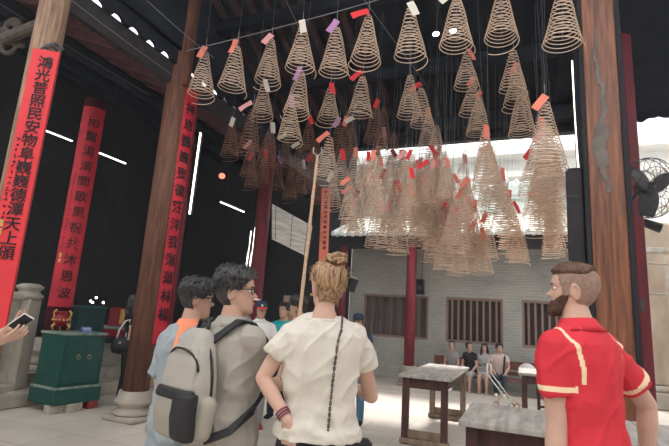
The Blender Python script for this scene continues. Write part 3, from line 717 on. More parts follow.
# carved beam end behind the weathered column
p = at(2, 40, 5.9); t = thing('carved_bracket', 'scrolled carved wood beam end behind the weathered column', 'bracket', p)
g = B()
for (ox, oz, r_) in ((.10, .18, .12), (.12, -.10, .15), (-.15, .05, .14), (-.18, -.2, .12)):
    tube(g, [RGT*(ox+r_*(1-k/26)*math.cos(k*.42))+Vector((0, 0, oz+r_*(1-k/26)*math.sin(k*.42))) for k in range(22)], [.045-.0012*k for k in range(22)], 8)
M['darkcarve'] = mat('dark_carved_wood', (.10, .075, .06), .7, c2=(.05, .04, .036), scale=8)
obj('scroll', fuse(g, .02, 2), M['darkcarve'], t, True)
q = Vector((-5.03, 3.2, p.z))-p
g = B(); tube(g, [Vector((-.3, .05, 0)), Vector((0, 0, 0)), q], .07, 10); obj('beam', g, M['darkcarve'], t)
# ================================================================== INCENSE COILS
def coil_mesh(seed, turns=14, H=.80, r0=.035, r1=.21, wr=.0065, m='coil'):
    rnd = random.Random(seed); n = turns*26; pts = []; px = rnd.random()*6
    for i in range(n+1):
        f = i/n; a = f*turns*2*math.pi
        rr = r0+(r1-r0)*(f**.88); z = -.07-f*H+.012*math.sin(f*9+px)+.010*math.sin(a+px)
        if f > .97: z -= (f-.97)*1.6; rr *= 1+(f-.97)*2.5
        pts.append((rr*math.cos(a)*(1+.03*math.sin(f*7+px)), rr*math.sin(a), z))
    g = B(); tube(g, pts, wr, 4)
    me = bpy.data.meshes.new('spiral'); bmesh.ops.recalc_face_normals(g, faces=g.faces); g.to_mesh(me); g.free()
    me.materials.append(M[m]); me.polygons.foreach_set('use_smooth', [True]*len(me.polygons)); return me
SPIR = [coil_mesh(s, t_, h_, r1=r_) for s, t_, h_, r_ in ((1, 14, .69, .205), (2, 15, .74, .21), (3, 13, .67, .215), (4, 16, .75, .20))]
SPID = [coil_mesh(s, t_, h_, r1=r_, m='coilshaded', wr=.007) for s, t_, h_, r_ in ((5, 16, .80, .19), (6, 15, .84, .185))]
SPIX = [coil_mesh(s, t_, h_, r1=r_, wr=.0062) for s, t_, h_, r_ in ((8, 20, .80, .205), (9, 22, .84, .195), (10, 19, .78, .21))]
def hook_mesh():
    g = B(); tube(g, [(0, 0, .16), (0, 0, .05), (.02, 0, .01), (.025, 0, -.03), (0, 0, -.05), (-.02, 0, -.03)], .005, 5); tube(g, [(0, 0, -.04), (.0, 0, -.72)], .0028, 4)
    me = bpy.data.meshes.new('hook'); g.to_mesh(me); g.free(); me.materials.append(M['wire']); return me
HOOK = hook_mesh()
def tag_mesh(c, sd):
    rnd = random.Random(sd); g = B(); rows = []
    for i in range(7):
        v = i/6; b = .03*math.sin(v*2.4+sd)
        rows.append([Vector((-.045, b, -v*.24)), Vector((.045, b+.008*math.sin(sd+i), -v*.24)), Vector((.045, b+.004+.008*math.sin(sd+i), -v*.24)), Vector((-.045, b+.004, -v*.24))])
    loft(g, rows); me = bpy.data.meshes.new('paper_tag'); bmesh.ops.recalc_face_normals(g, faces=g.faces); g.to_mesh(me); g.free(); me.materials.append(M['tag_'+c]); return me
TAGS = {(c, k): tag_mesh(c, k) for c in ('red', 'coral', 'pink', 'white', 'purple') for k in (1, 2)}
crnd = random.Random(11)
def coil(px, py, w_, label, group, colr, dark=False, dense=False, tilt=None, depth=None, dia=.42):
    D = depth or FPX*dia/w_; p = at(px, py, D)
    while p.y > 8.85: D *= .98; p = at(px, py, D)
    while p.z > (rz(p.y)-.12 if p.x > -4.9 else hz(p.x)-.35): D *= .98; p = at(px, py, D)
    sc = w_*D/(FPX*.42)
    t = thing('incense_coil', label, 'incense coil', p, crnd.uniform(0, 6.28), group); t.scale = (sc, sc, sc)
    t.rotation_euler = (crnd.uniform(-.05, .05), crnd.uniform(-.05, .05), t.rotation_euler.z)
    def ch(nm, me):
        o = bpy.data.objects.new(nm, me); COL.objects.link(o); o.parent = t; return o
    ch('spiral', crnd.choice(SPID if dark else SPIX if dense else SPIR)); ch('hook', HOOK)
    zr = rz(p.y)+.04 if p.x > -4.9 else hz(p.x)
    cd = ch('cord', CORD); cd.scale = (1, 1, max(.05, zr-p.z)/sc)
    if colr:
        o = ch('paper_tag', TAGS[(colr, crnd.choice((1, 2)))])
        a = tilt if tilt is not None else crnd.uniform(-.5, 1.0)
        rel = -t.rotation_euler.z+PHI+crnd.uniform(-.5, .5)      # the slip hangs on the side turned to the courtyard
        o.rotation_euler = Euler((0, a, rel)); o.location = Vector((math.sin(rel)*.09, -math.cos(rel)*.09, -.01))
    return t
g = B(); tube(g, [(0, 0, 0), (0, 0, 1)], .0016, 4); CORD = bpy.data.meshes.new('cord'); g.to_mesh(CORD); g.free(); CORD.materials.append(M['wire'])
ORD = ['first', 'second', 'third', 'fourth', 'fifth', 'sixth', 'seventh', 'eighth', 'ninth', 'tenth', 'eleventh', 'twelfth', 'thirteenth', 'fourteenth', 'fifteenth', 'sixteenth']
front = [(206, 48, 55, 27, 'coral'), (238, 41, 50, 28, 'coral'), (272, 36, 45, 27, 'pink'), (303, 22, 58, 30, 'white'), (337, 22, 56, 30, 'purple'),
         (369, 13, 53, 31, 'red'), (410, 4, 54, 33, 'white'), (457, -7, 53, 33, 'white'), (502, -15, 52, 33, 'pink'), (563, -17, 56, 37, 'pink')]
for i, (px, py, h, w_, c) in enumerate(front):
    coil(px, py, w_, 'large tan incense coil with %s tag, %s along the front wire' % (c, ORD[i]), 'large coils on the front wire', c, tilt=1.1 if i == 5 else None)
# dim coils under the roof
dim = [(233, 118, 20, 'white', 1), (254, 103, 25, 'pink', 1), (264, 80, 23, 'white', 0), (302, 68, 27, 'purple', 0), (331, 84, 23, 'red', 0), (363, 72, 25, 'red', 0),
       (252, 141, 18, 'pink', 1), (254, 153, 17, 'red', 1), (272, 123, 22, 'white', 1), (266, 150, 17, 'red', 1), (279, 156, 17, 'purple', 1), (291, 96, 25, 'purple', 0),
       (287, 134, 17, 'white', 1), (310, 116, 19, 'red', 1), (299, 143, 18, 'white', 1), (311, 154, 18, 'red', 1), (340, 118, 21, 'purple', 1), (353, 118, 21, 'white', 1), (330, 133, 25, 'coral', 0),
       (303, 160, 17, 'white', 1), (291, 165, 17, None, 1), (322, 168, 18, 'pink', 1), (342, 150, 22, 'red', 0), (333, 172, 20, 'white', 0), (318, 138, 18, None, 1)]
for i, (px, py, w_, c, dk) in enumerate(dim):
    near = ['beside the red lamp', 'near the bamboo pole hook', 'below the front row', 'over the slat blind'][0 if px < 258 else 1 if px > 300 and py > 130 else 2 if py < 112 else 3]
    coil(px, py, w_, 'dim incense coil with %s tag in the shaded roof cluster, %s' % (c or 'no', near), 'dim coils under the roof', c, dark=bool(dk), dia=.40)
# rows running away under and past the eave, towards the far roof
rows = [('the row above the woman in cream', [(384, 104, 20), (394, 130, 18), (392, 150, 18), (400, 172, 18), (404, 192, 18)], 'A'),
        ('the row behind the red-flagged coil', [(346, 117, 22), (377, 100, 22), (384, 128, 20), (378, 146, 20), (372, 166, 20), (376, 186, 19)], 'B'),
        ('the row behind the white tagged front coil', [(410, 72, 25), (421, 84, 24), (428, 108, 22), (437, 122, 22), (440, 146, 21), (446, 168, 20), (452, 190, 19), (470, 212, 22)], 'C'),
        ('the row behind the two white flares', [(466, 50, 24), (473, 78, 23), (479, 92, 23), (484, 126, 30), (490, 146, 28), (500, 168, 26), (508, 190, 24), (516, 212, 22), (495, 157, 27), (504, 179, 25), (511, 201, 23), (519, 217, 21), (487, 136, 29)], 'D'),
        ('the row next to the tall polished column', [(513, 46, 27), (517, 64, 26), (521, 86, 26), (545, 97, 36), (538, 118, 30), (548, 130, 32), (552, 150, 28), (553, 172, 26), (552, 194, 24), (552, 212, 22), (540, 142, 28), (554, 161, 27), (545, 166, 26), (553, 183, 25), (551, 204, 23), (546, 118, 33)], 'E'),
        ('the low row before the veranda eave', [(452, 216, 25), (462, 206, 24), (476, 222, 22), (486, 212, 22), (441, 206, 24), (446, 218, 24), (468, 226, 22), (458, 222, 24), (482, 228, 21), (474, 200, 23), (436, 214, 22)], 'F'),
        ('the thick bank before the far roof', [(356, 148, 20), (352, 170, 20), (362, 160, 20), (366, 178, 20), (386, 170, 20), (394, 180, 20), (412, 150, 20), (410, 168, 20), (414, 186, 20), (422, 158, 20), (424, 178, 20), (432, 190, 20), (438, 172, 20), (402, 150, 20), (352, 186, 20), (430, 146, 20),
          (350, 178, 20), (358, 190, 19), (384, 192, 20), (390, 158, 20), (422, 196, 20), (442, 192, 22), (460, 186, 22), (398, 196, 20), (418, 204, 20), (434, 208, 21), (368, 152, 19), (452, 174, 20), (464, 196, 22), (530, 150, 24), (534, 172, 24), (538, 190, 22), (541, 152, 28), (546, 182, 24)]+[(crnd.uniform(352, 470), crnd.uniform(150, 205), crnd.uniform(18, 24)) for _ in range(46)], 'G')]
for nm, lst, key in rows:
    for i, (px, py, w_) in enumerate(lst):
        c = crnd.choice(('coral', 'coral', 'red', 'pink', None, None, 'coral', None))
        if key == 'G': lab = 'tan incense coil in the thick bank before the far roof, %s' % (('with %s tag' % c) if c else 'without tag')
        else: lab = 'tan incense coil, %s along %s' % (ORD[i], nm)
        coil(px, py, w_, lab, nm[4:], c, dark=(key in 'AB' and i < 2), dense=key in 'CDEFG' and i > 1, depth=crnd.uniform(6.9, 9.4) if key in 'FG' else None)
# ================================================================== PEOPLE
def lerp_tab(tab, z):
    if z <= tab[0][0]: return tab[0][1:]
    for a, b in zip(tab, tab[1:]):
        if z <= b[0]:
            f = (z-a[0])/(b[0]-a[0]); f2 = f
            return tuple(p+(q-p)*f2 for p, q in zip(a[1:], b[1:]))
    return tab[-1][1:]
# z above chin, front, back, half width
HEAD = [(0.0, .070, .02, .020), (.010, .084, -.012, .034), (.03, .090, -.03, .048), (.052, .090, -.055, .056), (.075, .088, -.078, .063), (.10, .090, -.092, .068), (.122, .086, -.101, .072), (.148, .094, -.106, .0755),
        (.178, .090, -.104, .0755), (.20, .076, -.094, .069), (.218, .054, -.074, .056), (.229, .028, -.046, .036), (.235, .0, -.018, .010)]
def head_pt(z, th, off=0.0, jaw=1.0):
    yf, yb, w_ = lerp_tab(HEAD, z)
    cy, ry = (yf+yb)/2, (yf-yb)/2
    s, c = math.sin(th), math.cos(th)
    x = (w_*(jaw if z < .06 else 1)+off)*math.copysign(abs(s)**.92, s); y = cy+(ry+off)*math.copysign(abs(c)**.92, c)
    return x, y
def head_grid(nth=56, nz=46, offf=None, feat=True, jaw=1.0):
    rings = []
    for j in range(nz):
        z = .235*(j/(nz-1)); z = .235*(.5-.5*math.cos(math.pi*(j/(nz-1))*.985+.02)) if True else z
        row = []
        for k in range(nth):
            th = 2*math.pi*k/nth
            off = offf(z, th) if offf else 0
            x, y = head_pt(z, th, off, jaw)
            zz = z
            if offf and off > 0 and z > .18: zz = z+off*min(1, (z-.18)/.04)
            if offf and off < 0 and z > .2: zz = z+off
            if feat and y > .02:
                nz_ = max(0, 1-abs(z-.093)/.011) if z < .093 else max(0, 1-(z-.093)/.045)
                y += .027*nz_*math.exp(-(x/.0125)**2)+.006*max(0, 1-abs(z-.095)/.012)*math.exp(-(x/.021)**2)
                for s in (-1, 1): y -= .010*math.exp(-((x-s*.031)/.015)**2-((z-.124)/.010)**2)
                y += .006*math.exp(-(x/.02)**2)*(math.exp(-((z-.060)/.005)**2)+math.exp(-((z-.048)/.005)**2)-.5*math.exp(-((z-.054)/.003)**2))
                y += .004*math.exp(-((z-.145)/.007)**2)*math.exp(-(x/.045)**2)
                y += .006*math.exp(-((z-.018)/.012)**2)*math.exp(-(x/.02)**2)
            row.append(Vector((x, y, zz)))
        rings.append(row)
    return rings
def hand(bm, w_, d, n, side, curl=25, s=1.0, thumb_in=.3, spread=1.0):
    d = Vector(d).normalized(); n = Vector(n); n = (n-d*n.dot(d)).normalized(); t = d.cross(n)*side; w_ = Vector(w_)
    loft(bm, [ering(w_-d*.02*s, t, n, .026*s, .019*s, 14), ering(w_+d*.015*s, t, n, .031*s, .018*s, 14), ering(w_+d*.05*s+t*.002, t, n, .042*s, .017*s, 14), ering(w_+d*.085*s, t, n, .043*s, .014*s, 14), ering(w_+d*.094*s, t, n, .036*s, .009*s, 14)])
    for o, L, f in ((.034, .072, .6), (.0115, .080, .15), (-.0115, .075, -.25), (-.033, .060, -.7)):
        p = w_+d*.082*s+t*o*s; pts = [p]; a = 0; dd = (d+t*(.14*f*spread)).normalized()
        for q, ln in ((.7, .44), (1.0, .32), (.8, .24)):
            a += R(curl)*q; v = dd*math.cos(a)+n*math.sin(a); p = p+v*(L*ln*s); pts.append(p)
        limb(bm, pts, [.0098*s, .0088*s, .0080*s, .0068*s], 10)
    p = w_+d*.026*s+t*.030*s; v1 = (t*.62+d*.72+n*thumb_in).normalized(); v2 = (t*.25+d*.9+n*(thumb_in+.15)).normalized()
    limb(bm, [p-d*.012*s-t*.01*s, p+v1*.036*s, p+v1*.036*s+v2*.028*s, p+v1*.036*s+v2*.050*s], [.016*s, .0115*s, .010*s, .008*s], 10)

def scalp(kind):
    """thickness of hair over the head for a style; below zero where skin shows"""
    def f(z, th):
        a = abs((th+math.pi) % (2*math.pi)-math.pi)          # 0 at the face, pi at the back
        n = noise.noise((math.cos(th)*5, math.sin(th)*5, z*14)); n2 = noise.noise((math.cos(th)*13, math.sin(th)*13, z*10))
        if kind == 'shortblack':
            line = .186 if a < .75 else .186-.062*min(1, (a-.75)/.42) if a < 1.25 else .124 if a < 1.55 else .124-.118*min(1, (a-1.55)/.65)
            d = z-line-.004*n2
            th_ = .009+.011*max(0, min(1, (z-.10)/.09))+.004*n+.004*n2
            if z < .11: th_ = .005+.06*max(0, z-.04)
            return th_ if d > 0 else -.012
        if kind == 'updo':
            line = .178 if a < .8 else .178-.040*min(1, (a-.8)/.4) if a < 1.2 else .138 if a < 1.85 else .138-.108*min(1, (a-1.85)/.35)
            return (.013+.006*n+.005*n2) if z-line-.004*n2 > 0 else -.012
        if kind == 'undercut':
            e_ = .186+.006*n2+(.020*min(1, max(0, (a-2.0)/.5)))
            return max(-.006, (z-e_)*1.2) if z < e_+.008 else .008+.005*math.sin(min(1, max(0, (z-.18)/.03))*1.57)+.003*n+(.006 if a < 1 else 0)
        if kind == 'shaved':
            line = .19 if a < .8 else .19-.11*min(1, (a-.8)/.35) if a < 1.2 else .085 if a < 1.5 else .085-.045*min(1, (a-1.5)/.8)
            return .0025 if z > line else -.012
        if kind == 'beard':
            top = .070 if a < .55 else .062+.030*min(1, (a-.55)/.5)
            if a > 1.42 or z > top+.004*n2: return -.012
            if z > .055 and a < .28 and z < .068: return .004
            if .046 < z < .060 and a < .22: return -.006
            return .009+.024*max(0, 1-z/.06)*(1 if a < .9 else .5)+.004*n2
        if kind == 'long':
            line = .18 if a < .7 else .18-.16*min(1, (a-.7)/.35)
            return (.018+.006*n) if z > line else -.012
        if kind == 'tied':
            line = .192 if a < .95 else .192-.11*min(1, (a-.95)/.4) if a < 1.5 else .08-.05*min(1, (a-1.5)/.6)
            return (.013+.004*n) if z > line else -.012
        if kind == 'cap':
            return .017 if z > .158-.018*max(0, (a-1.5)/1.6) else -.014
        return -.01
    return f
def transf(bm, mt): bm.transform(mt); return bm

TM = [(.80, .150, .105, 0), (.90, .168, .115, 0), (1.0, .158, .108, .0), (1.10, .150, .102, .004), (1.22, .166, .112, .002), (1.33, .182, .116, -.006), (1.40, .178, .104, -.012), (1.445, .128, .080, -.018), (1.475, .078, .066, -.018), (1.52, .058, .060, -.008), (1.575, .056, .062, .006)]
TF = [(.80, .155, .108, 0), (.90, .172, .118, 0), (1.0, .150, .104, .0), (1.10, .130, .092, .004), (1.22, .145, .104, .006), (1.33, .160, .108, -.002), (1.40, .158, .092, -.012), (1.445, .110, .070, -.016), (1.475, .066, .056, -.016), (1.52, .048, .050, -.008), (1.575, .048, .054, .006)]
def person(label, xy, yaw, H, skin, hair, hairm, top, bottom, shoe, female=False, pose=None, head=(0, 0, 0), lean=0, seat=None, voxel=.010, sleeve=.42, hem=.86, ease=.016,
           trouser=1.0, trim=None, hands=True, curl=30, glasses=False, cap=None, group=None, wrinkle=.0, skirt=False, floor=0.0, bulk=1.0, collar=None, face=True, beard=False, headscale=1.0, palm=None, fingers=None):
    s = H/1.75; t = thing('person', label, 'person', (xy[0], xy[1], floor), yaw, group)
    T = TF if female else TM; shw = .158 if female else .185
    dz = (seat/s-.90+.06) if seat is not None else 0
    J = dict(hipL=(-.088, 0, .88), hipR=(.088, 0, .88), kneeL=(-.10, .015, .48), kneeR=(.10, .015, .48), ankL=(-.105, -.02, .075), ankR=(.105, -.02, .075),
             shL=(-shw, -.012, 1.395), shR=(shw, -.012, 1.395), elL=(-shw-.055, -.03, 1.12), elR=(shw+.055, -.03, 1.12), wrL=(-shw-.07, .05, .88), wrR=(shw+.07, .05, .88))
    if seat is not None:
        for q in 'LR':
            sg = -1 if q == 'L' else 1
            J['knee'+q] = (sg*.10, .44, seat/s+.02); J['ank'+q] = (sg*.10, .42, .075); J['el'+q] = (sg*(shw+.05), .06, 1.13); J['wr'+q] = (sg*.12, .30, .98)
    inv = (Matrix.Translation((xy[0], xy[1], floor)) @ Matrix.Rotation(yaw, 4, 'Z')).inverted()
    world = {}
    for k, v in (pose or {}).items():
        if isinstance(v, Vector): world[k] = inv @ v
        else: J[k] = v
    L = Matrix.Translation((0, 0, .90)) @ Matrix.Rotation(-lean, 4, 'X') @ Matrix.Translation((0, 0, -.90))
    def up(v):                                            # bends the upper body, then sits it down
        v = Vector(v)
        if v.z > .90: v = L @ v
        return Vector((v.x, v.y, v.z+dz))*s
    P = {}
    for k, v in J.items():
        if k in world: P[k] = world[k]
        elif k[:2] in ('sh', 'el', 'wr'):
            q = L @ Vector(v); P[k] = Vector((q.x, q.y, q.z+dz))*s
        elif k[:3] == 'hip': P[k] = Vector((v[0], v[1], v[2]+dz))*s
        else: P[k] = Vector(v)*s
    X, Y = Vector((1, 0, 0)), Vector((0, 1, 0))
    Yl = (L.to_3x3() @ Y)
    def trings(a, b, gx=0, gy=0, mul=None):
        out = []
        zs = [z for z in [r_[0] for r_ in T] if a < z < b]; zs = [a]+zs+[b]
        for z in zs:
            hw, hd, yo = lerp_tab(T, z); m_ = mul(z) if mul else 1
            if z < 1.42: hw *= bulk; hd *= bulk
            out.append(ering(up((0, yo, z)), X, Yl if z > .95 else Y, (hw*m_+gx)*s, (hd*m_+gy)*s, 22, .86 if z < 1.42 else 1))
        return out
    hp = up((0, .004, 1.515)); Hm = Matrix.Translation(hp) @ Matrix.Rotation(-lean*.4, 4, 'X') @ Matrix.Rotation(head[0], 4, 'Z') @ Matrix.Rotation(head[1], 4, 'X') @ Matrix.Rotation(head[2], 4, 'Y') @ Matrix.Scale(s*headscale, 4)
    # ---- the body, one skin from head to feet
    g = B(); loft(g, trings(.80, 1.575))
    def arm(bm, q, ex=0, f0=0.0, f1=2.0):
        k = 1.0 if not female else .86
        a, b, c = P['sh'+q], P['el'+q], P['wr'+q]
        limb(bm, [a, a.lerp(b, .5), b, b.lerp(c, .35), c], [(.047*k+ex)*s*bulk, (.047*k+ex)*s*bulk, (.041*k+ex)*s, (.042*k+ex)*s, (.027*k+ex)*s], 14)
    for q in 'LR':
        arm(g, q)
        a, b, c = P['hip'+q], P['knee'+q], P['ank'+q]
        limb(g, [a, a.lerp(b, .4), b, b.lerp(c, .32), b.lerp(c, .7), c], [.088*s, .078*s, .056*s, .057*s, .042*s, .037*s], 14)
        limb(g, [c+Vector((0, -.03, -.035))*s, c+Vector((0, .10, -.045))*s], [.036*s, .030*s], 10)
        if hands:
            sg = 1 if q == 'L' else -1
            c = P['wr'+q]; d = (c-P['el'+q]).normalized(); d = (fingers or {}).get(q, d)
            n = (palm or {}).get(q, Vector((.9*sg, .25, .0)))
            hand(g, c+Vector(d).normalized()*.018*s, d, n, 1 if q == 'R' else -1, curl, s*(1 if not female else .93))
    hg = B(); loft(hg, head_grid(jaw=.92 if female else 1.0, feat=face))
    for sg in (-1, 1):                                   # ears
        tube(hg, [Vector((sg*(.072+.010*math.sin(a)*(1 if a < 4 else .4)+.004), -.008-.018*math.cos(a)*.9-.004, .108+.031*math.sin(a-.3))) for a in [2*math.pi*k/14 for k in range(14)]], .0052, 6, closed=True)
        ball(hg, (sg*.075, -.004, .108), .022, (.28, .6, 1.15))
    hg.transform(Hm); me = bpy.data.meshes.new('h'); hg.to_mesh(me); hg.free(); g.from_mesh(me); bpy.data.meshes.remove(me)
    me = fuse(g, voxel, 2, .4)
    me.materials.append(skin if False else M[skin]); me.materials.append(M['lip'])
    Hi = Hm.inverted()
    if face:
        for pl in me.polygons:
            c = Hi @ pl.center
            if .046 < c.z < .0655 and c.y > .06 and abs(c.x) < .021*(1-((c.z-.056)/.014)**2*.5): pl.material_index = 1
    obj('body', me, [], t, True)
    # ---- eyes and brows
    if face:
        for sg in (-1, 1):
            e = B(); ball(e, (sg*.031, .0745, .124), .0125, (1.15, .75, .62)); e.transform(Hm); eo = obj('eye', e, M['eyewhite'], t, True)
            e = B(); ball(e, (sg*.031, .0815, .124), .0062, (1, .6, 1)); e.transform(Hm); obj('iris', e, M['iris'], eo, True)
            e = B(); tube(e, [(sg*.014, .092, .141), (sg*.028, .092, .146), (sg*.045, .080, .142)], [.003, .0035, .002], 6); e.transform(Hm); obj('eyebrow', e, M[hairm], t, True)
    # ---- hair
    def hair_obj(nm, kind, m, extra=None, res=(90, 70)):
        e = B(); loft(e, head_grid(*res, offf=scalp(kind), feat=False))
        if extra: extra(e)
        e.transform(Hm); return obj(nm, e, M[m], t, True)
    ho = None
    if hair == 'shortblack':
        def ex(e):                                      # tufts that stand off the crown
            rn = random.Random(int(H*1000))
            for i in range(420):
                z = rn.uniform(.125, .232); th = rn.uniform(-3.1, 3.1); x, y = head_pt(z, th, .010)
                if scalp('shortblack')(z, th) < 0: continue
                p = Vector((x, y, z+.006)); d = Vector((x*.7, y*.6, (z-.13)*1.2)).normalized()
                fl = Vector((x*.4, .05+y*.3, (.06 if z > .19 else -.05))).normalized()     # combed forward off the crown
                d2 = (d*.45+fl+Vector((rn.uniform(-.35, .35), rn.uniform(-.2, .3), rn.uniform(-.1, .3)))).normalized(); L_ = rn.uniform(.018, .034)
                tube(e, [p-d2*.006, p+d*.006+d2*.010, p+d*.008+d2*L_], [.0045, .0042, .0006], 4)
        ho = hair_obj('hair', hair, hairm, ex)
    elif hair == 'updo':
        def ex(e):
            rn = random.Random(5); c = Vector((.012, -.062, .262))
            ball(e, c, .036, (1.15, 1, .85))
            for k in range(7):                            # strands wound into the bun
                a0 = rn.uniform(0, 6.28); tl = rn.uniform(-.5, .5); rr = rn.uniform(.026, .042)
                tube(e, [c+Vector((rr*1.15*math.cos(a0+q*.52), rr*math.sin(a0+q*.52), tl*rr*math.cos(q*.5)+rn.uniform(-.018, .02)*.6)) for q in range(11)], [.006]+[.011]*9+[.004], 7)
            for k in range(46):                           # combed strands drawn up to the bun
                th = rn.uniform(1.95, 4.33); z0 = rn.uniform(.035, .10); x, y = head_pt(z0, th, .010); p0 = Vector((x, y, z0))
                z1 = .19; x1, y1 = head_pt(z1, th*.6+math.pi*.4, .016); p1 = Vector((x1, y1, z1+.01)); pm_ = (p0+p1)/2; pm_ += Vector((pm_.x, pm_.y, 0)).normalized()*.014
                tube(e, [p0, p0.lerp(pm_, .6)+Vector((p0.x, p0.y, 0)).normalized()*.006, pm_, p1, c+Vector((0, 0, -.02))], [.002, .006, .007, .007, .005], 5)
            for k in range(24):                           # flyaway strands on the crown
                th = rn.uniform(-3.1, 3.1); z0 = rn.uniform(.15, .225); x, y = head_pt(z0, th, .012); p0 = Vector((x, y, z0+.006)); o_ = Vector((x, y, .05)).normalized()
                tube(e, [p0, p0+o_*.012+Vector((0, -.015, .008)), p0+o_*.018+Vector((rn.uniform(-.02, .02), -.035, .014))], [.003, .0022, .0007], 4)
            for k in range(9):                            # loose wisps at the nape and temples
                th = rn.choice((1.4, 4.85, 2.2, 4.1, 2.9, 3.5)); x, y = head_pt(.05, th, .008); p0 = Vector((x, y, rn.uniform(.05, .11)))
                tube(e, [p0, p0+Vector((rn.uniform(-.015, .015), -.006, -.03)), p0+Vector((rn.uniform(-.03, .03), -.006, -.06))], [.003, .0025, .0008], 4)
        ho = hair_obj('hair', hair, hairm, ex)
    elif hair == 'undercut':
        hair_obj('shaved_sides', 'shaved', 'stubble')
        def ex(e):
            rn = random.Random(9)
            for k in range(40):
                x = rn.uniform(-.05, .05); p0 = Vector((x, .075-abs(x)*.3, .215+rn.uniform(0, .008)))
                tube(e, [p0, p0+Vector((0, -.03, .016)), Vector((x*.95, .0, .244-abs(x)*.3)), Vector((x*.8, -.05, .234-abs(x)*.3)), Vector((x*.6, -.085, .216))], [.004, .008, .008, .007, .003], 5)
        ho = hair_obj('hair', hair, hairm, ex)
    elif hair == 'long':
        def ex(e):
            for sg in (-1, 0, 1):
                limb(e, [Vector((sg*.06, -.04, .12)), Vector((sg*.085, -.03, .03)), Vector((sg*.09, .0, -.09)), Vector((sg*.085, .02, -.17))], [.045, .042, .038, .018])
            limb(e, [(0, -.07, .1), (0, -.08, -.02), (0, -.085, -.15)], [.06, .065, .04])
        ho = hair_obj('hair', hair, hairm, ex)
    elif hair: ho = hair_obj('hair', 'tied' if hair == 'tied' else hair, hairm)
    if beard: hair_obj('beard', 'beard', 'beard', res=(80, 90))
    if cap:
        e = B(); loft(e, head_grid(48, 40, offf=scalp('cap'), feat=False))
        e.transform(Hm); co = obj('cap', e, M[cap[0]], t, True)
        e = B(); rows = []
        for k in range(13):
            a = (k/12-.5)*2.0; x = .080*math.sin(a); y0 = .02+.082*math.cos(a); y1 = y0+.072*math.cos(a*.72)
            rows.append([Vector((x, y0, .168)), Vector((x*1.05, y1, .152-.012*abs(math.sin(a)))), Vector((x*1.05, y1, .148-.012*abs(math.sin(a)))), Vector((x, y0, .162))])
        loft(e, rows); e.transform(Hm); obj('visor', e, M[cap[1]], co, True)
        if len(cap) > 2:
            e = B(); ball(e, (0, .112, .188), .016, (1, .3, 1)); e.transform(Hm); obj('emblem', e, M[cap[2]], co, True)
    if glasses:
        e = B()
        for sg in (-1, 1):
            tube(e, [Vector((sg*(.033+.024*math.cos(a)), .098-.012*abs(.033+.024*math.cos(a))/.05, .124+.018*math.sin(a))) for a in [2*math.pi*k/16 for k in range(16)]], .0026, 5, closed=True)
            tube(e, [(sg*.056, .090, .130), (sg*.078, .05, .130), (sg*.084, -.005, .128), (sg*.083, -.022, .112)], .0026, 5)
        tube(e, [(-.01, .1, .127), (0, .103, .129), (.01, .1, .127)], .0026, 5); e.transform(Hm); obj('glasses', e, M['black'], t, True)
    # ---- trousers or skirt
    if bottom:
        g = B()
        if not skirt:
            loft(g, trings(.79, min(1.0, 1.0), .010, .010))
            for q in 'LR':
                a, b, c = P['hip'+q], P['knee'+q], P['ank'+q]
                pts = [a, a.lerp(b, .5), b, b.lerp(c, .5), b.lerp(c, .96)]; rr = [.098*s, .088*s, .070*s, .066*s, .058*s]
                n_ = 5 if trouser >= 1 else 3 if trouser > .45 else 2
                pts, rr = pts[:n_], rr[:n_]
                if n_ == 3: pts[-1] = a.lerp(b, min(.97, trouser*1.9)); rr[-1] = .082*s
                limb(g, pts, rr, 16)
        else:
            loft(g, trings(.79, 1.0, .012, .012))
            a = (P['hipL']+P['hipR'])/2; b = (P['kneeL']+P['kneeR'])/2; d = (b-a).normalized(); x, y = X, d.cross(X)
            loft(g, [ering(a, x, y, .185*s, .11*s, 20), ering(a.lerp(b, .5), x, y, .20*s, .10*s, 20), ering(a.lerp(b, trouser), x, y, .20*s, .09*s, 20)])
        obj('trousers' if not skirt else 'skirt', fuse(g, max(voxel, .008), 3), M[bottom], t, True)
    # ---- shirt
    if top:
        g = B()
        def mul(z): return 1.0+(.05 if z < 1.0 else 0)+.03*max(0, (1.15-z)/.3)
        rg = trings(hem, 1.468, ease, ease, mul); loft(g, rg)
        ends = {}
        for q in 'LR':
            a, b, c = P['sh'+q], P['el'+q], P['wr'+q]; k = (.90 if female else 1.0)*bulk
            if sleeve <= 1: pts = [a, a.lerp(b, sleeve*.5), a.lerp(b, sleeve)]; rr = [.058*k*s, (.057*k+ease*.4)*s, (.056*k+ease*.6)*s]
            else: pts = [a, a.lerp(b, .5), b, b.lerp(c, sleeve-1)]; rr = [.068*k*s, .062*k*s, .056*k*s, .046*k*s]
            for i in range(len(pts)-1):
                d = pts[i+1]-pts[i]; x, y = frame_of(d)
                loft(g, [ering(pts[i], x, y, rr[i], rr[i], 18), ering(pts[i+1], x, y, rr[i+1], rr[i+1], 18)])
                if i < len(pts)-1: ball(g, pts[i], rr[i], u=18, v=10)
            ends[q] = (a, pts[-1])
        limb(g, [P['shL'], up((-.07, -.016, 1.452)), up((.07, -.016, 1.452)), P['shR']], [.056*s, .042*s, .042*s, .056*s])
        me = fuse(g, max(voxel, .007), 4)
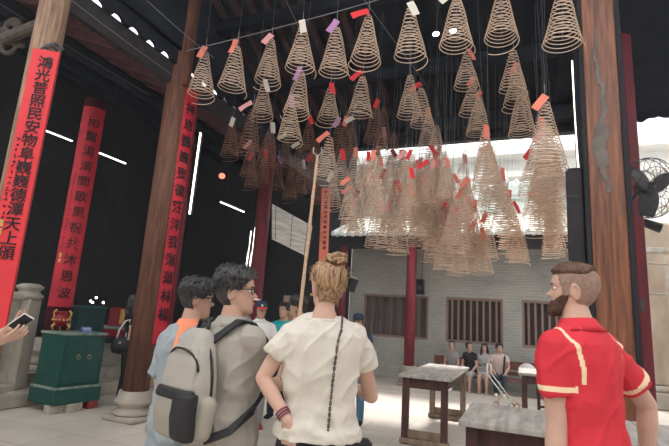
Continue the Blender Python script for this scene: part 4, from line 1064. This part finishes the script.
        if wrinkle:
            cos = [v.co.copy() for v in me.vertices]; nos = [v.normal.copy() for v in me.vertices]; flat = []
            for c, nn in zip(cos, nos):
                r1 = 1-abs(noise.noise((c.x*8+c.z*3.0, c.y*7, c.z*2.4))); r2 = 1-abs(noise.noise((c.x*9-c.z*7, c.y*9, c.z*5+7)))
                f = r1**4*.9+r2**5*.7-.55+.4*noise.noise((c.x*4, c.y*4, c.z*3))
                low = max(0, 1-abs(c.z-hem*s-.06)/.18)
                f += low*.7*math.sin(c.z*70+4*noise.noise((c.x*6, c.y*6, 3)))*.5
                flat.extend(c+nn*(wrinkle*max(-.35, f)))
            me.vertices.foreach_set('co', flat); me.update()
        mats = [M[top]]
        if trim:
            mats.append(M[trim])
            for pl in me.polygons:
                c = pl.center
                for q in 'LR':
                    a, e_ = ends[q]; d = e_-a; f = (c-a).dot(d)/d.length_squared; rad = ((c-a)-d*f).length
                    if rad < .125*s and ((.80 < f < .91 and rad < .085*s) or (abs(c.x*(1 if q == 'R' else -1)-(shw*.80*s-.10*(a.z-c.z))) < .0075 and c.z > a.z-.14*s)): pl.material_index = 1
        obj('shirt', me, mats, t, True)
        if collar:
            g = B(); rings = []
            for z, e_ in ((1.455, .020), (1.48, .013), (1.508, .008), (1.510, .002), (1.49, .004)):
                hw, hd, yo = lerp_tab(T, z); rings.append(ering(up((0, yo, z)), X, Yl, (hw+e_)*s, (hd+e_)*s, 28))
            loft(g, rings); obj('collar', g, M[collar], t, True)
        else:
            g = B(); hw, hd, yo = lerp_tab(T, 1.468); tube(g, ering(up((0, yo, 1.466)), X, Yl, (hw+.014)*s, (hd+.014)*s, 30), .008*s, 6, closed=True); obj('neckband', g, M[top], t, True)
    # ---- shoes
    if shoe:
        for q in 'LR':
            c = P['ank'+q]; g = B(); x, y = X, Vector((0, 0, 1))
            loft(g, [ering(c+Vector((0, yy, zz))*s, x, y, rx*s, rz_*s, 14, .8) for yy, zz, rx, rz_ in ((-.075, -.035, .02, .030), (-.06, -.030, .038, .043), (.0, -.022, .042, .052), (.07, -.040, .046, .034), (.14, -.048, .046, .026), (.185, -.055, .028, .016))])
            limb(g, [c+Vector((0, -.01, .01))*s, c+Vector((0, -.01, -.03))*s], [.046*s, .046*s], 12)
            o = obj('shoe', g, M[shoe], t, True)
            g = B(); loft(g, [ering(c+Vector((0, yy, -.068))*s, x, y, rx*s, .009*s, 14) for yy, rx in ((-.08, .02), (-.06, .04), (.0, .043), (.07, .048), (.15, .046), (.19, .02))]); obj('sole', g, M['whitecloth'], o)
    t['H'] = H
    return t, P, Hm, up, s
def W(t): return Matrix.Translation(t.location) @ Matrix.Rotation(t.rotation_euler.z, 4, 'Z')
def spot(px, py, D):
    p = at(px, py, D); return (p.x, p.y), p.z
VH = R(22.5)
# --- woman in the cream tee
xy, H = spot(328, 259, 2.36)
wo, P, Hm, up, s = person('woman in cream tee with blonde hair in a bun, seen from behind', xy, VH, 1.80, 'skinpale', 'updo', 'hairblonde', 'cream', 'denim', 'blackcloth', female=True, voxel=.006,
    pose=dict(elL=at(263, 378, 2.22), wrL=at(287, 420, 2.10), elR=at(371, 396, 2.36), wrR=at(356, 388, 2.62)), head=(R(24), R(4), 0), sleeve=.50, hem=.945, ease=.026, wrinkle=.017, bulk=1.02, headscale=.95, collar=None,
    palm=dict(L=Vector((.5, .7, .2)), R=Vector((-.8, 0, .4))), fingers=dict(L=Vector((.12, .12, -1)), R=Vector((-.6, .3, .7))), curl=35)
g = B()
for k in range(3):
    d = (P['wrL']-P['elL']).normalized(); x, y = frame_of(d); tube(g, ering(P['wrL']-d*(.02+.013*k), x, y, .0275, .030, 20), .0045, 6, closed=True)
obj('bracelet', g, M['bracelet'], wo, True)
g = B(); ball(g, Hm @ Vector((-.082, -.006, .070)), .007); obj('earring', g, M['gold'], wo, True)
# chain strap of her shoulder bag, with the bag at her front
Wi = W(wo)
t = thing('shoulder_bag', 'small black shoulder bag on a chain worn by the woman in cream tee', 'bag', wo.location, VH)
from mathutils.bvhtree import BVHTree
sh_ = [c for c in wo.children if c.name.startswith('shirt')][0].data
bv = BVHTree.FromPolygons([v.co for v in sh_.vertices], [p.vertices for p in sh_.polygons])
path = []
for k in range(41):                                   # from the front of the waist, over the shoulder, down the back
    u = k/40
    z = (.90+.52*math.sin(u*math.pi)**.6)*s
    if u < .5: o_, d_ = Vector((.105-.02*u, 1, z)), Vector((0, -1, 0))
    else: o_, d_ = Vector((.085-.035*(u-.5)*2, -1, z)), Vector((0, 1, 0))
    h_ = bv.ray_cast(o_, d_)[0]
    if h_ is not None: path.append(h_-d_*.004); last_y = path[-1].y
    elif u > .5 and path: path.append(Vector((o_.x, last_y, z)))
tp = [i for i in range(len(path)-1) if path[i].y > 0 and path[i+1].y <= 0]
if tp:                                                  # the crest of the shoulder
    a, b = path[tp[0]], path[tp[0]+1]; ins = []
    for k in range(1, 8):
        c = a.lerp(b, k/8); h_ = bv.ray_cast(Vector((c.x, c.y, 2.5)), Vector((0, 0, -1)))[0]
        if h_ is not None: ins.append(h_+Vector((0, 0, .004)))
    path[tp[0]+1:tp[0]+1] = ins
g = B(); acc = 0.0
for i in range(len(path)-1):
    a, b = path[i], path[i+1]; d = b-a; n_ = max(1, round(d.length/.012))
    for k in range(n_):
        c = a.lerp(b, (k+.5)/n_); x, y = frame_of(d); acc += 1
        if int(acc) % 2: x, y = y, -x
        dn = d.normalized(); tube(g, [c+dn*(.0095*math.cos(q))+x*(.005*math.sin(q)) for q in [2*math.pi*j/8 for j in range(8)]], .0022, 4, closed=True)
obj('chain', g, M['chain'], t, True)
g = B(); box(g, (.17, .17, .86), (.22, .07, .15), (0, 0, .1), bev=.02); obj('bag_body', g, M['packblack'], t)
g = B(); box(g, (.17, .21, .88), (.20, .012, .09), (0, 0, .1), bev=.004); obj('flap', g, M['packblack'], t)
# --- man in the red shirt
xy, H = spot(566, 267, 2.02)
ma, P, Hm, up, s = person('bearded man in red shirt with cream sleeve bands, looking sideways', spot(586, 300, 2.08)[0], VH+R(30), 1.84, 'skinpale', 'undercut', 'hairbrown', 'redshirt', 'denim', 'blackcloth', voxel=.006,
    pose=dict(elL=at(557, 420, 1.92), wrL=at(555, 492, 1.86), elR=at(647, 405, 2.24), wrR=at(648, 470, 2.2)), head=(R(30), R(4), R(0)), lean=.09, sleeve=.66, hem=.80, ease=.014, wrinkle=.014, bulk=1.02, headscale=.96, collar='redshirt', trim='creamtrim', beard=True)
# --- man with the backpack
xy, H = spot(232, 268, 1.98)
mb, P2, Hm2, up2, s2 = person('man in grey beige shirt and glasses wearing a grey backpack', spot(235, 300, 2.52)[0], VH-R(42), 1.735, 'skin', 'shortblack', 'hairblack', 'greige', 'denim', 'blackcloth', voxel=.006,
    pose=dict(elR=at(258, 383, 2.44), wrR=at(285, 386, 2.72)), head=(R(-42), R(2), 0), sleeve=1.15, hem=.80, ease=.026, wrinkle=.017, glasses=True, collar='greige', bulk=1.04, headscale=1.06)
# --- man in the blue grey shirt
mc, P3, Hm3, up3, s3 = person('man in blue grey shirt and glasses with a coral collar behind the backpack', spot(195, 300, 2.84)[0], VH-R(42), 1.695, 'skin', 'shortblack', 'hairblack', 'bluegrey', 'navy', 'blackcloth', voxel=.007,
    head=(R(-26), R(-4), 0), sleeve=.9, hem=.72, ease=.035, wrinkle=.014, glasses=True, collar='coralcloth', bulk=1.04)
g = B()
rows = []
for k in range(15):                                    # coral yoke lying over the shoulders
    a = .65+1.7*k/14; row = []
    for f in range(6):
        e_ = f/5; row.append(up3((.085*math.sin(a)*(1+.9*e_), -.02-.085*math.cos(a)*(1+1.1*e_)-.014, 1.50-.17*e_**1.6-.02*abs(math.sin(a))*e_)))
    rows.append(row+[v+Vector((0, 0, -.012)) for v in row[::-1]])
loft(g, rows); obj('yoke', g, M['coralcloth'], mc, True)
# --- grey backpack on the first man
t = thing('backpack', 'grey backpack with black lower pocket worn by the man in grey beige', 'backpack', mb.location, mb.rotation_euler.z); t.scale = (1.12, 1.0, 1.0)
def bp(rings): 
    g = B(); loft(g, rings); return g
X, Y, Z = Vector((1, 0, 0)), Vector((0, 1, 0)), Vector((0, 0, 1))
bz = 1.435*s2
def brings(spec, n=26, pw=.62): return [ering(Vector((0, y, z)), X, Y, rx, ry, n, pw) for z, y, rx, ry in spec]
tb = Matrix.Translation((-.02, 0, 0))
g = bp(brings([(bz-.52, -.20, .10, .04), (bz-.50, -.20, .140, .07), (bz-.40, -.205, .152, .082), (bz-.25, -.205, .148, .082), (bz-.10, -.195, .115, .068), (bz-.03, -.18, .080, .05), (bz+.005, -.172, .045, .03)])); g.transform(tb)
obj('main_compartment', fuse(g, .009, 3), M['packgrey'], t, True)
g = bp(brings([(bz-.505, -.255, .09, .03), (bz-.485, -.268, .122, .04), (bz-.40, -.275, .134, .045), (bz-.30, -.270, .132, .042), (bz-.285, -.266, .128, .036)])); g.transform(tb); pk = obj('lower_pocket', fuse(g, .008, 3), M['packolive'], t, True)
g = bp([[v+Vector((.085, -.004, 0)) for v in r_] for r_ in brings([(bz-.50, -.26, .05, .03), (bz-.485, -.272, .062, .038), (bz-.40, -.279, .066, .043), (bz-.30, -.274, .066, .040), (bz-.288, -.270, .063, .034)])]); g.transform(tb); obj('mesh_panel', fuse(g, .008, 3), M['packblack'], t, True)
g = bp(brings([(bz-.325, -.272, .134, .044), (bz-.315, -.274, .137, .047), (bz-.283, -.27, .132, .045), (bz-.275, -.266, .127, .04)])); g.transform(tb); obj('pocket_band', fuse(g, .008, 2), M['packblack'], t, True)
g = bp(brings([(bz-.285, -.262, .120, .030), (bz-.27, -.264, .126, .034), (bz-.15, -.255, .116, .028), (bz-.08, -.240, .092, .018)])); g.transform(tb); obj('upper_pocket', fuse(g, .008, 3), M['packgrey'], t, True)
g = B(); tube(g, [Vector((-.02+.125*math.cos(a), -.286+.03*abs(math.cos(a)), bz-.19+.10*math.sin(a))) for a in [math.pi*k/12 for k in range(13)]], .006, 6); obj('zip', g, M['packblack'], t, True)
g = B(); tube(g, [Vector((-.02+.150*math.cos(a), -.19, bz-.27+.25*math.sin(a))) for a in [-.9+(math.pi+1.8)*k/24 for k in range(25)]], .007, 6); obj('piping', g, M['packblack'], t, True)
for sg in (-1, 1):
    g = B(); limb(g, [(-.02+sg*.14, -.21, bz-.46), (-.02+sg*.150, -.205, bz-.34)], [.042, .045], 12); obj('side_pocket', fuse(g, .009, 3), M['packolive'], t, True)
g = B(); tube(g, [(-.06, -.17, bz-.02), (-.055, -.155, bz+.045), (.015, -.155, bz+.045), (.02, -.17, bz-.02)], .011, 8); obj('grab_handle', g, M['packblack'], t, True)
def ribbon(pts, wv, th=.012):
    g = B(); rows = []
    for i, p in enumerate(pts):
        p = Vector(p); d = (Vector(pts[min(i+1, len(pts)-1)])-Vector(pts[max(i-1, 0)])).normalized(); a = Vector(wv[i]) if isinstance(wv, list) else Vector(wv); a = (a-d*a.dot(d)); L_ = Vector(wv[i] if isinstance(wv, list) else wv).length; a = a.normalized()*L_; nn = d.cross(a).normalized()*th/2
        rows.append([p-a+nn, p+a+nn, p+a-nn, p-a-nn])
    loft(g, rows); return g
for sg in (-1, 1):
    top_ = up2((sg*.115, -.02, 1.478)); 
    pts = [Vector((sg*.07-.02, -.15, bz-.05)), up2((sg*.10, -.115, 1.44)), up2((sg*.112, -.05, 1.492)), up2((sg*.115, .03, 1.478)), up2((sg*.13, .105, 1.40)), up2((sg*.15, .135, 1.28)), up2((sg*.185, .09, 1.15)), up2((sg*.20, .0, 1.06)), up2((sg*.185, -.11, .98)), Vector((sg*.13-.02, -.19, bz-.5))]
    g = ribbon(pts, [(.026, 0, 0)]*5+[(.024, .01, 0)]+[(0, .01, .015)]*4, .012); obj('shoulder_strap', g, M['packblack'], t)
# --- hands with the telephone, person mostly beyond the edge of view
hx = at(-75, 330, 2.35)
pl = at(9, 334, 2.30); pr_ = at(3, 325, 2.22)
fd = (RGT*.8+UPV*.45)
pe, P5, Hm5, up5, s5 = person('person at the picture edge holding up a telephone in both hands', (hx.x, hx.y), VH-R(80), 1.66, 'skinpale', 'tied', 'hairblack', 'pinkcloth', 'denim', 'blackcloth', female=True, voxel=.005,
    pose=dict(wrL=at(6, 331, 2.38), wrR=at(-4, 343, 2.22), elL=at(-52, 360, 2.46), elR=at(-56, 372, 2.16)), sleeve=.5, hem=.86,
    palm=dict(L=(VH and Matrix.Rotation(-(VH-R(80)), 3, 'Z') @ (UPV*.8-FWD*.5)), R=Matrix.Rotation(-(VH-R(80)), 3, 'Z') @ (UPV*.9+FWD*.5)),
    fingers=dict(L=Matrix.Rotation(-(VH-R(80)), 3, 'Z') @ (RGT*.85+UPV*.50-FWD*.2), R=Matrix.Rotation(-(VH-R(80)), 3, 'Z') @ (RGT*.8+UPV*.30)), curl=18)
pc_ = at(21, 322, 2.27)
t = thing('telephone', 'black telephone held in two hands at the picture edge', 'telephone', pc_)
ex = (RGT*.78+UPV*.50-FWD*.15).normalized(); ey = (UPV*.75-RGT*.45-FWD*.6); ey = (ey-ex*ey.dot(ex)).normalized(); ez = ex.cross(ey); rm = Matrix((ex, ey, ez)).transposed().to_4x4()
g = B(); box(g, (0, 0, 0), (.118, .056, .008), rm, bev=.003); obj('case', g, M['whitecloth'], t)
g = B(); box(g, ez*.0045, (.110, .050, .002), rm); box(g, ez*-.0045, (.110, .050, .002), rm); obj('screen', g, M['glass'], t)
# --- people farther in
FAR = .011
xy, z = spot(262, 302, 6.6)
p6 = person('man in black and red cap and white polo with folded arms', xy, VH+R(200), z+.0, 'skintan', 'tied', 'hairblack', 'whitecloth', 'greycloth', 'redshoe', voxel=.010, sleeve=.5,
    pose=dict(elL=(-.25, .05, 1.12), elR=(.25, .05, 1.12), wrL=(.06, .20, 1.16), wrR=(-.06, .22, 1.12)), cap=('navy', 'tag_red', 'whitecloth'), collar='whitecloth', curl=50, head=(R(-8), R(-3), 0),
    palm=dict(L=Vector((0, -1, 0)), R=Vector((0, -1, 0))))
xy, z = spot(285, 303.5, 7.3)
person('person in teal shirt standing behind the man in the capped white polo', xy, VH+R(165), z, 'skintan', 'shortblack', 'hairblack', 'teal', 'navy', 'blackcloth', voxel=FAR, head=(R(-10), 0, 0))
xy, z = spot(299, 297, 5.5)
person('dark haired person at the foot of the bamboo pole', xy, VH+R(70), z, 'skintan', 'shortblack', 'hairblack', 'navy', 'denim', 'blackcloth', voxel=FAR,
    pose=dict(wrR=at(303, 322, 5.35), elR=at(312, 345, 5.3)))
xy, z = spot(358.5, 316, 7.2)
person('person in dark cap and glasses seen over the shoulder of the woman in cream', xy, VH+R(165), z+.03, 'skintan', 'tied', 'hairblack', 'navy', 'bluedenim', 'blackcloth', voxel=FAR, cap=('navy', 'navy'), glasses=True, head=(R(10), 0, 0))
xy, z = spot(246, 293, 5.45)
person('person in white cap, denim shorts and blue shoes beyond the backpack man', xy, VH-R(100), z+.02, 'skintan', 'tied', 'hairblack', 'greycloth', 'bluedenim', 'blueshoe', voxel=FAR, cap=('whitecloth', 'whitecloth'), trouser=.5, head=(R(5), 0, 0))
xy, z = spot(137, 292, 7.6)
bagw, Pb, Hb, upb, sb = person('person in black with a white collar standing half behind the brown column', xy, VH-R(60), 1.68, 'skintan', 'long', 'hairblack', 'blackcloth', 'blackcloth', 'blackcloth', female=True, voxel=FAR, sleeve=.5)
c = at(121.5, 344, 7.3); t = thing('handbag', 'round black handbag on white straps beside the brown column', 'handbag', c, VH)
g = B(); loft(g, [ering(Vector((0, 0, z)), X, Y, rx, ry, 18, .8) for z, rx, ry in ((-.15, .06, .03), (-.13, .13, .07), (-.03, .16, .085), (.06, .13, .06), (.11, .07, .03))]); obj('bag_body', g, M['packblack'], t, True)
for sg in (-1, 1):
    g = B(); tube(g, [(sg*.06-.02, .02*sg, .06), (sg*.05, .03*sg, .22), (.05+sg*.015, .04*sg, .36), (.12+.02*sg, .05*sg, .38), (.14+.02*sg, .04*sg, .24), (.10, .02*sg, .06)], .014, 6); obj('strap', g, M['whitecloth'], t, True)
g = B(); ball(g, (.0, -.07, .02), .022, (1, .4, 1)); obj('clasp', g, M['metal'], t, True)
# --- four people on the bench
seats = [('seated person in grey shirt, first on the bench from the plain red column', 452, 344.5, 'greycloth', 'greycloth', 'tied', True, R(168), dict(head=(R(10), R(9), 0), trouser=.5)),
         ('seated person in black tee turning to the long haired neighbour', 470.5, 346, 'blackcloth', 'palegrey', 'tied', True, R(170), dict(head=(R(52), R(7), 0), trouser=.5)),
         ('seated person with long dark hair and a grey and white dress', 485.5, 344.5, 'palegrey', 'palegrey', 'long', True, R(176), dict(head=(R(8), R(4), 0), skirt=True, trouser=.75)),
         ('seated man in pinkish tee and dark trousers with a dark strap', 500, 344.5, 'pinkcloth', 'navy', 'shortblack', False, R(184), dict(head=(R(18), R(9), 0)))]
for i, (lab, px, py, tp, bt, hr, fem, yw, kw) in enumerate(seats):
    p = at(px, py, 11.55); x = p.x; y = 12.30
    tr = person(lab, (x, y), yw, 1.47 if fem else 1.50, 'skinpale' if fem else 'skin', hr, 'hairblack', tp, bt, 'whitecloth' if i in (0, 3) else None, female=fem, seat=.385, lean=.14, voxel=.011, sleeve=.5, hem=.86, **kw)
    if i == 3:
        o, Pq, Hq, uq, sq = tr
        g = ribbon([uq((-.12, -.02, 1.47)), uq((-.13, .10, 1.40)), uq((-.12, .15, 1.25)), uq((-.10, .16, 1.08)), uq((-.10, .15, .98))], (.022, 0, 0), .012); obj('dark_strap', g, M['packblack'], o)
    if i == 2:
        bx = uq_ = tr[3]; c = W(tr[0]) @ tr[3]((0, .20, 1.02)); t = thing('handbag', 'pale grey bag held on the lap of the long haired seated person', 'handbag', c, yw)
        g = B(); box(g, (0, 0, 0), (.28, .10, .20), bev=.03); obj('bag_body', g, M['greycloth'], t)
        g = B(); tube(g, [(-.08, 0, .09), (-.06, 0, .16), (.06, 0, .16), (.08, 0, .09)], .010, 6); obj('handle', g, M['packblack'], t, True)
p = at(527, 371, 11.2)
t = thing('sun_hat', 'round white sun hat on the bench past the red shirted man', 'hat', (p.x, 12.36, .375))
g = B(); lathe(g, [(.20, .0), (.20, .012), (.12, .03), (.105, .10), (.07, .135), (0, .14)], n=28); g.transform(Matrix.Translation((0, .05, .19)) @ Matrix.Rotation(R(72), 4, 'X')); obj('crown', g, M['whitecloth'], t, True)
g = B(); tube(g, [Vector((.112*math.cos(a), .045, .112*math.sin(a))) for a in [2*math.pi*k/24 for k in range(24)]], .012, 6, closed=True); g.transform(Matrix.Translation((0, -.02, .20)) @ Matrix.Rotation(R(-18), 4, 'X')); obj('ribbon', g, M['packblack'], t, True)

bpy.data.scenes.remove(WS)
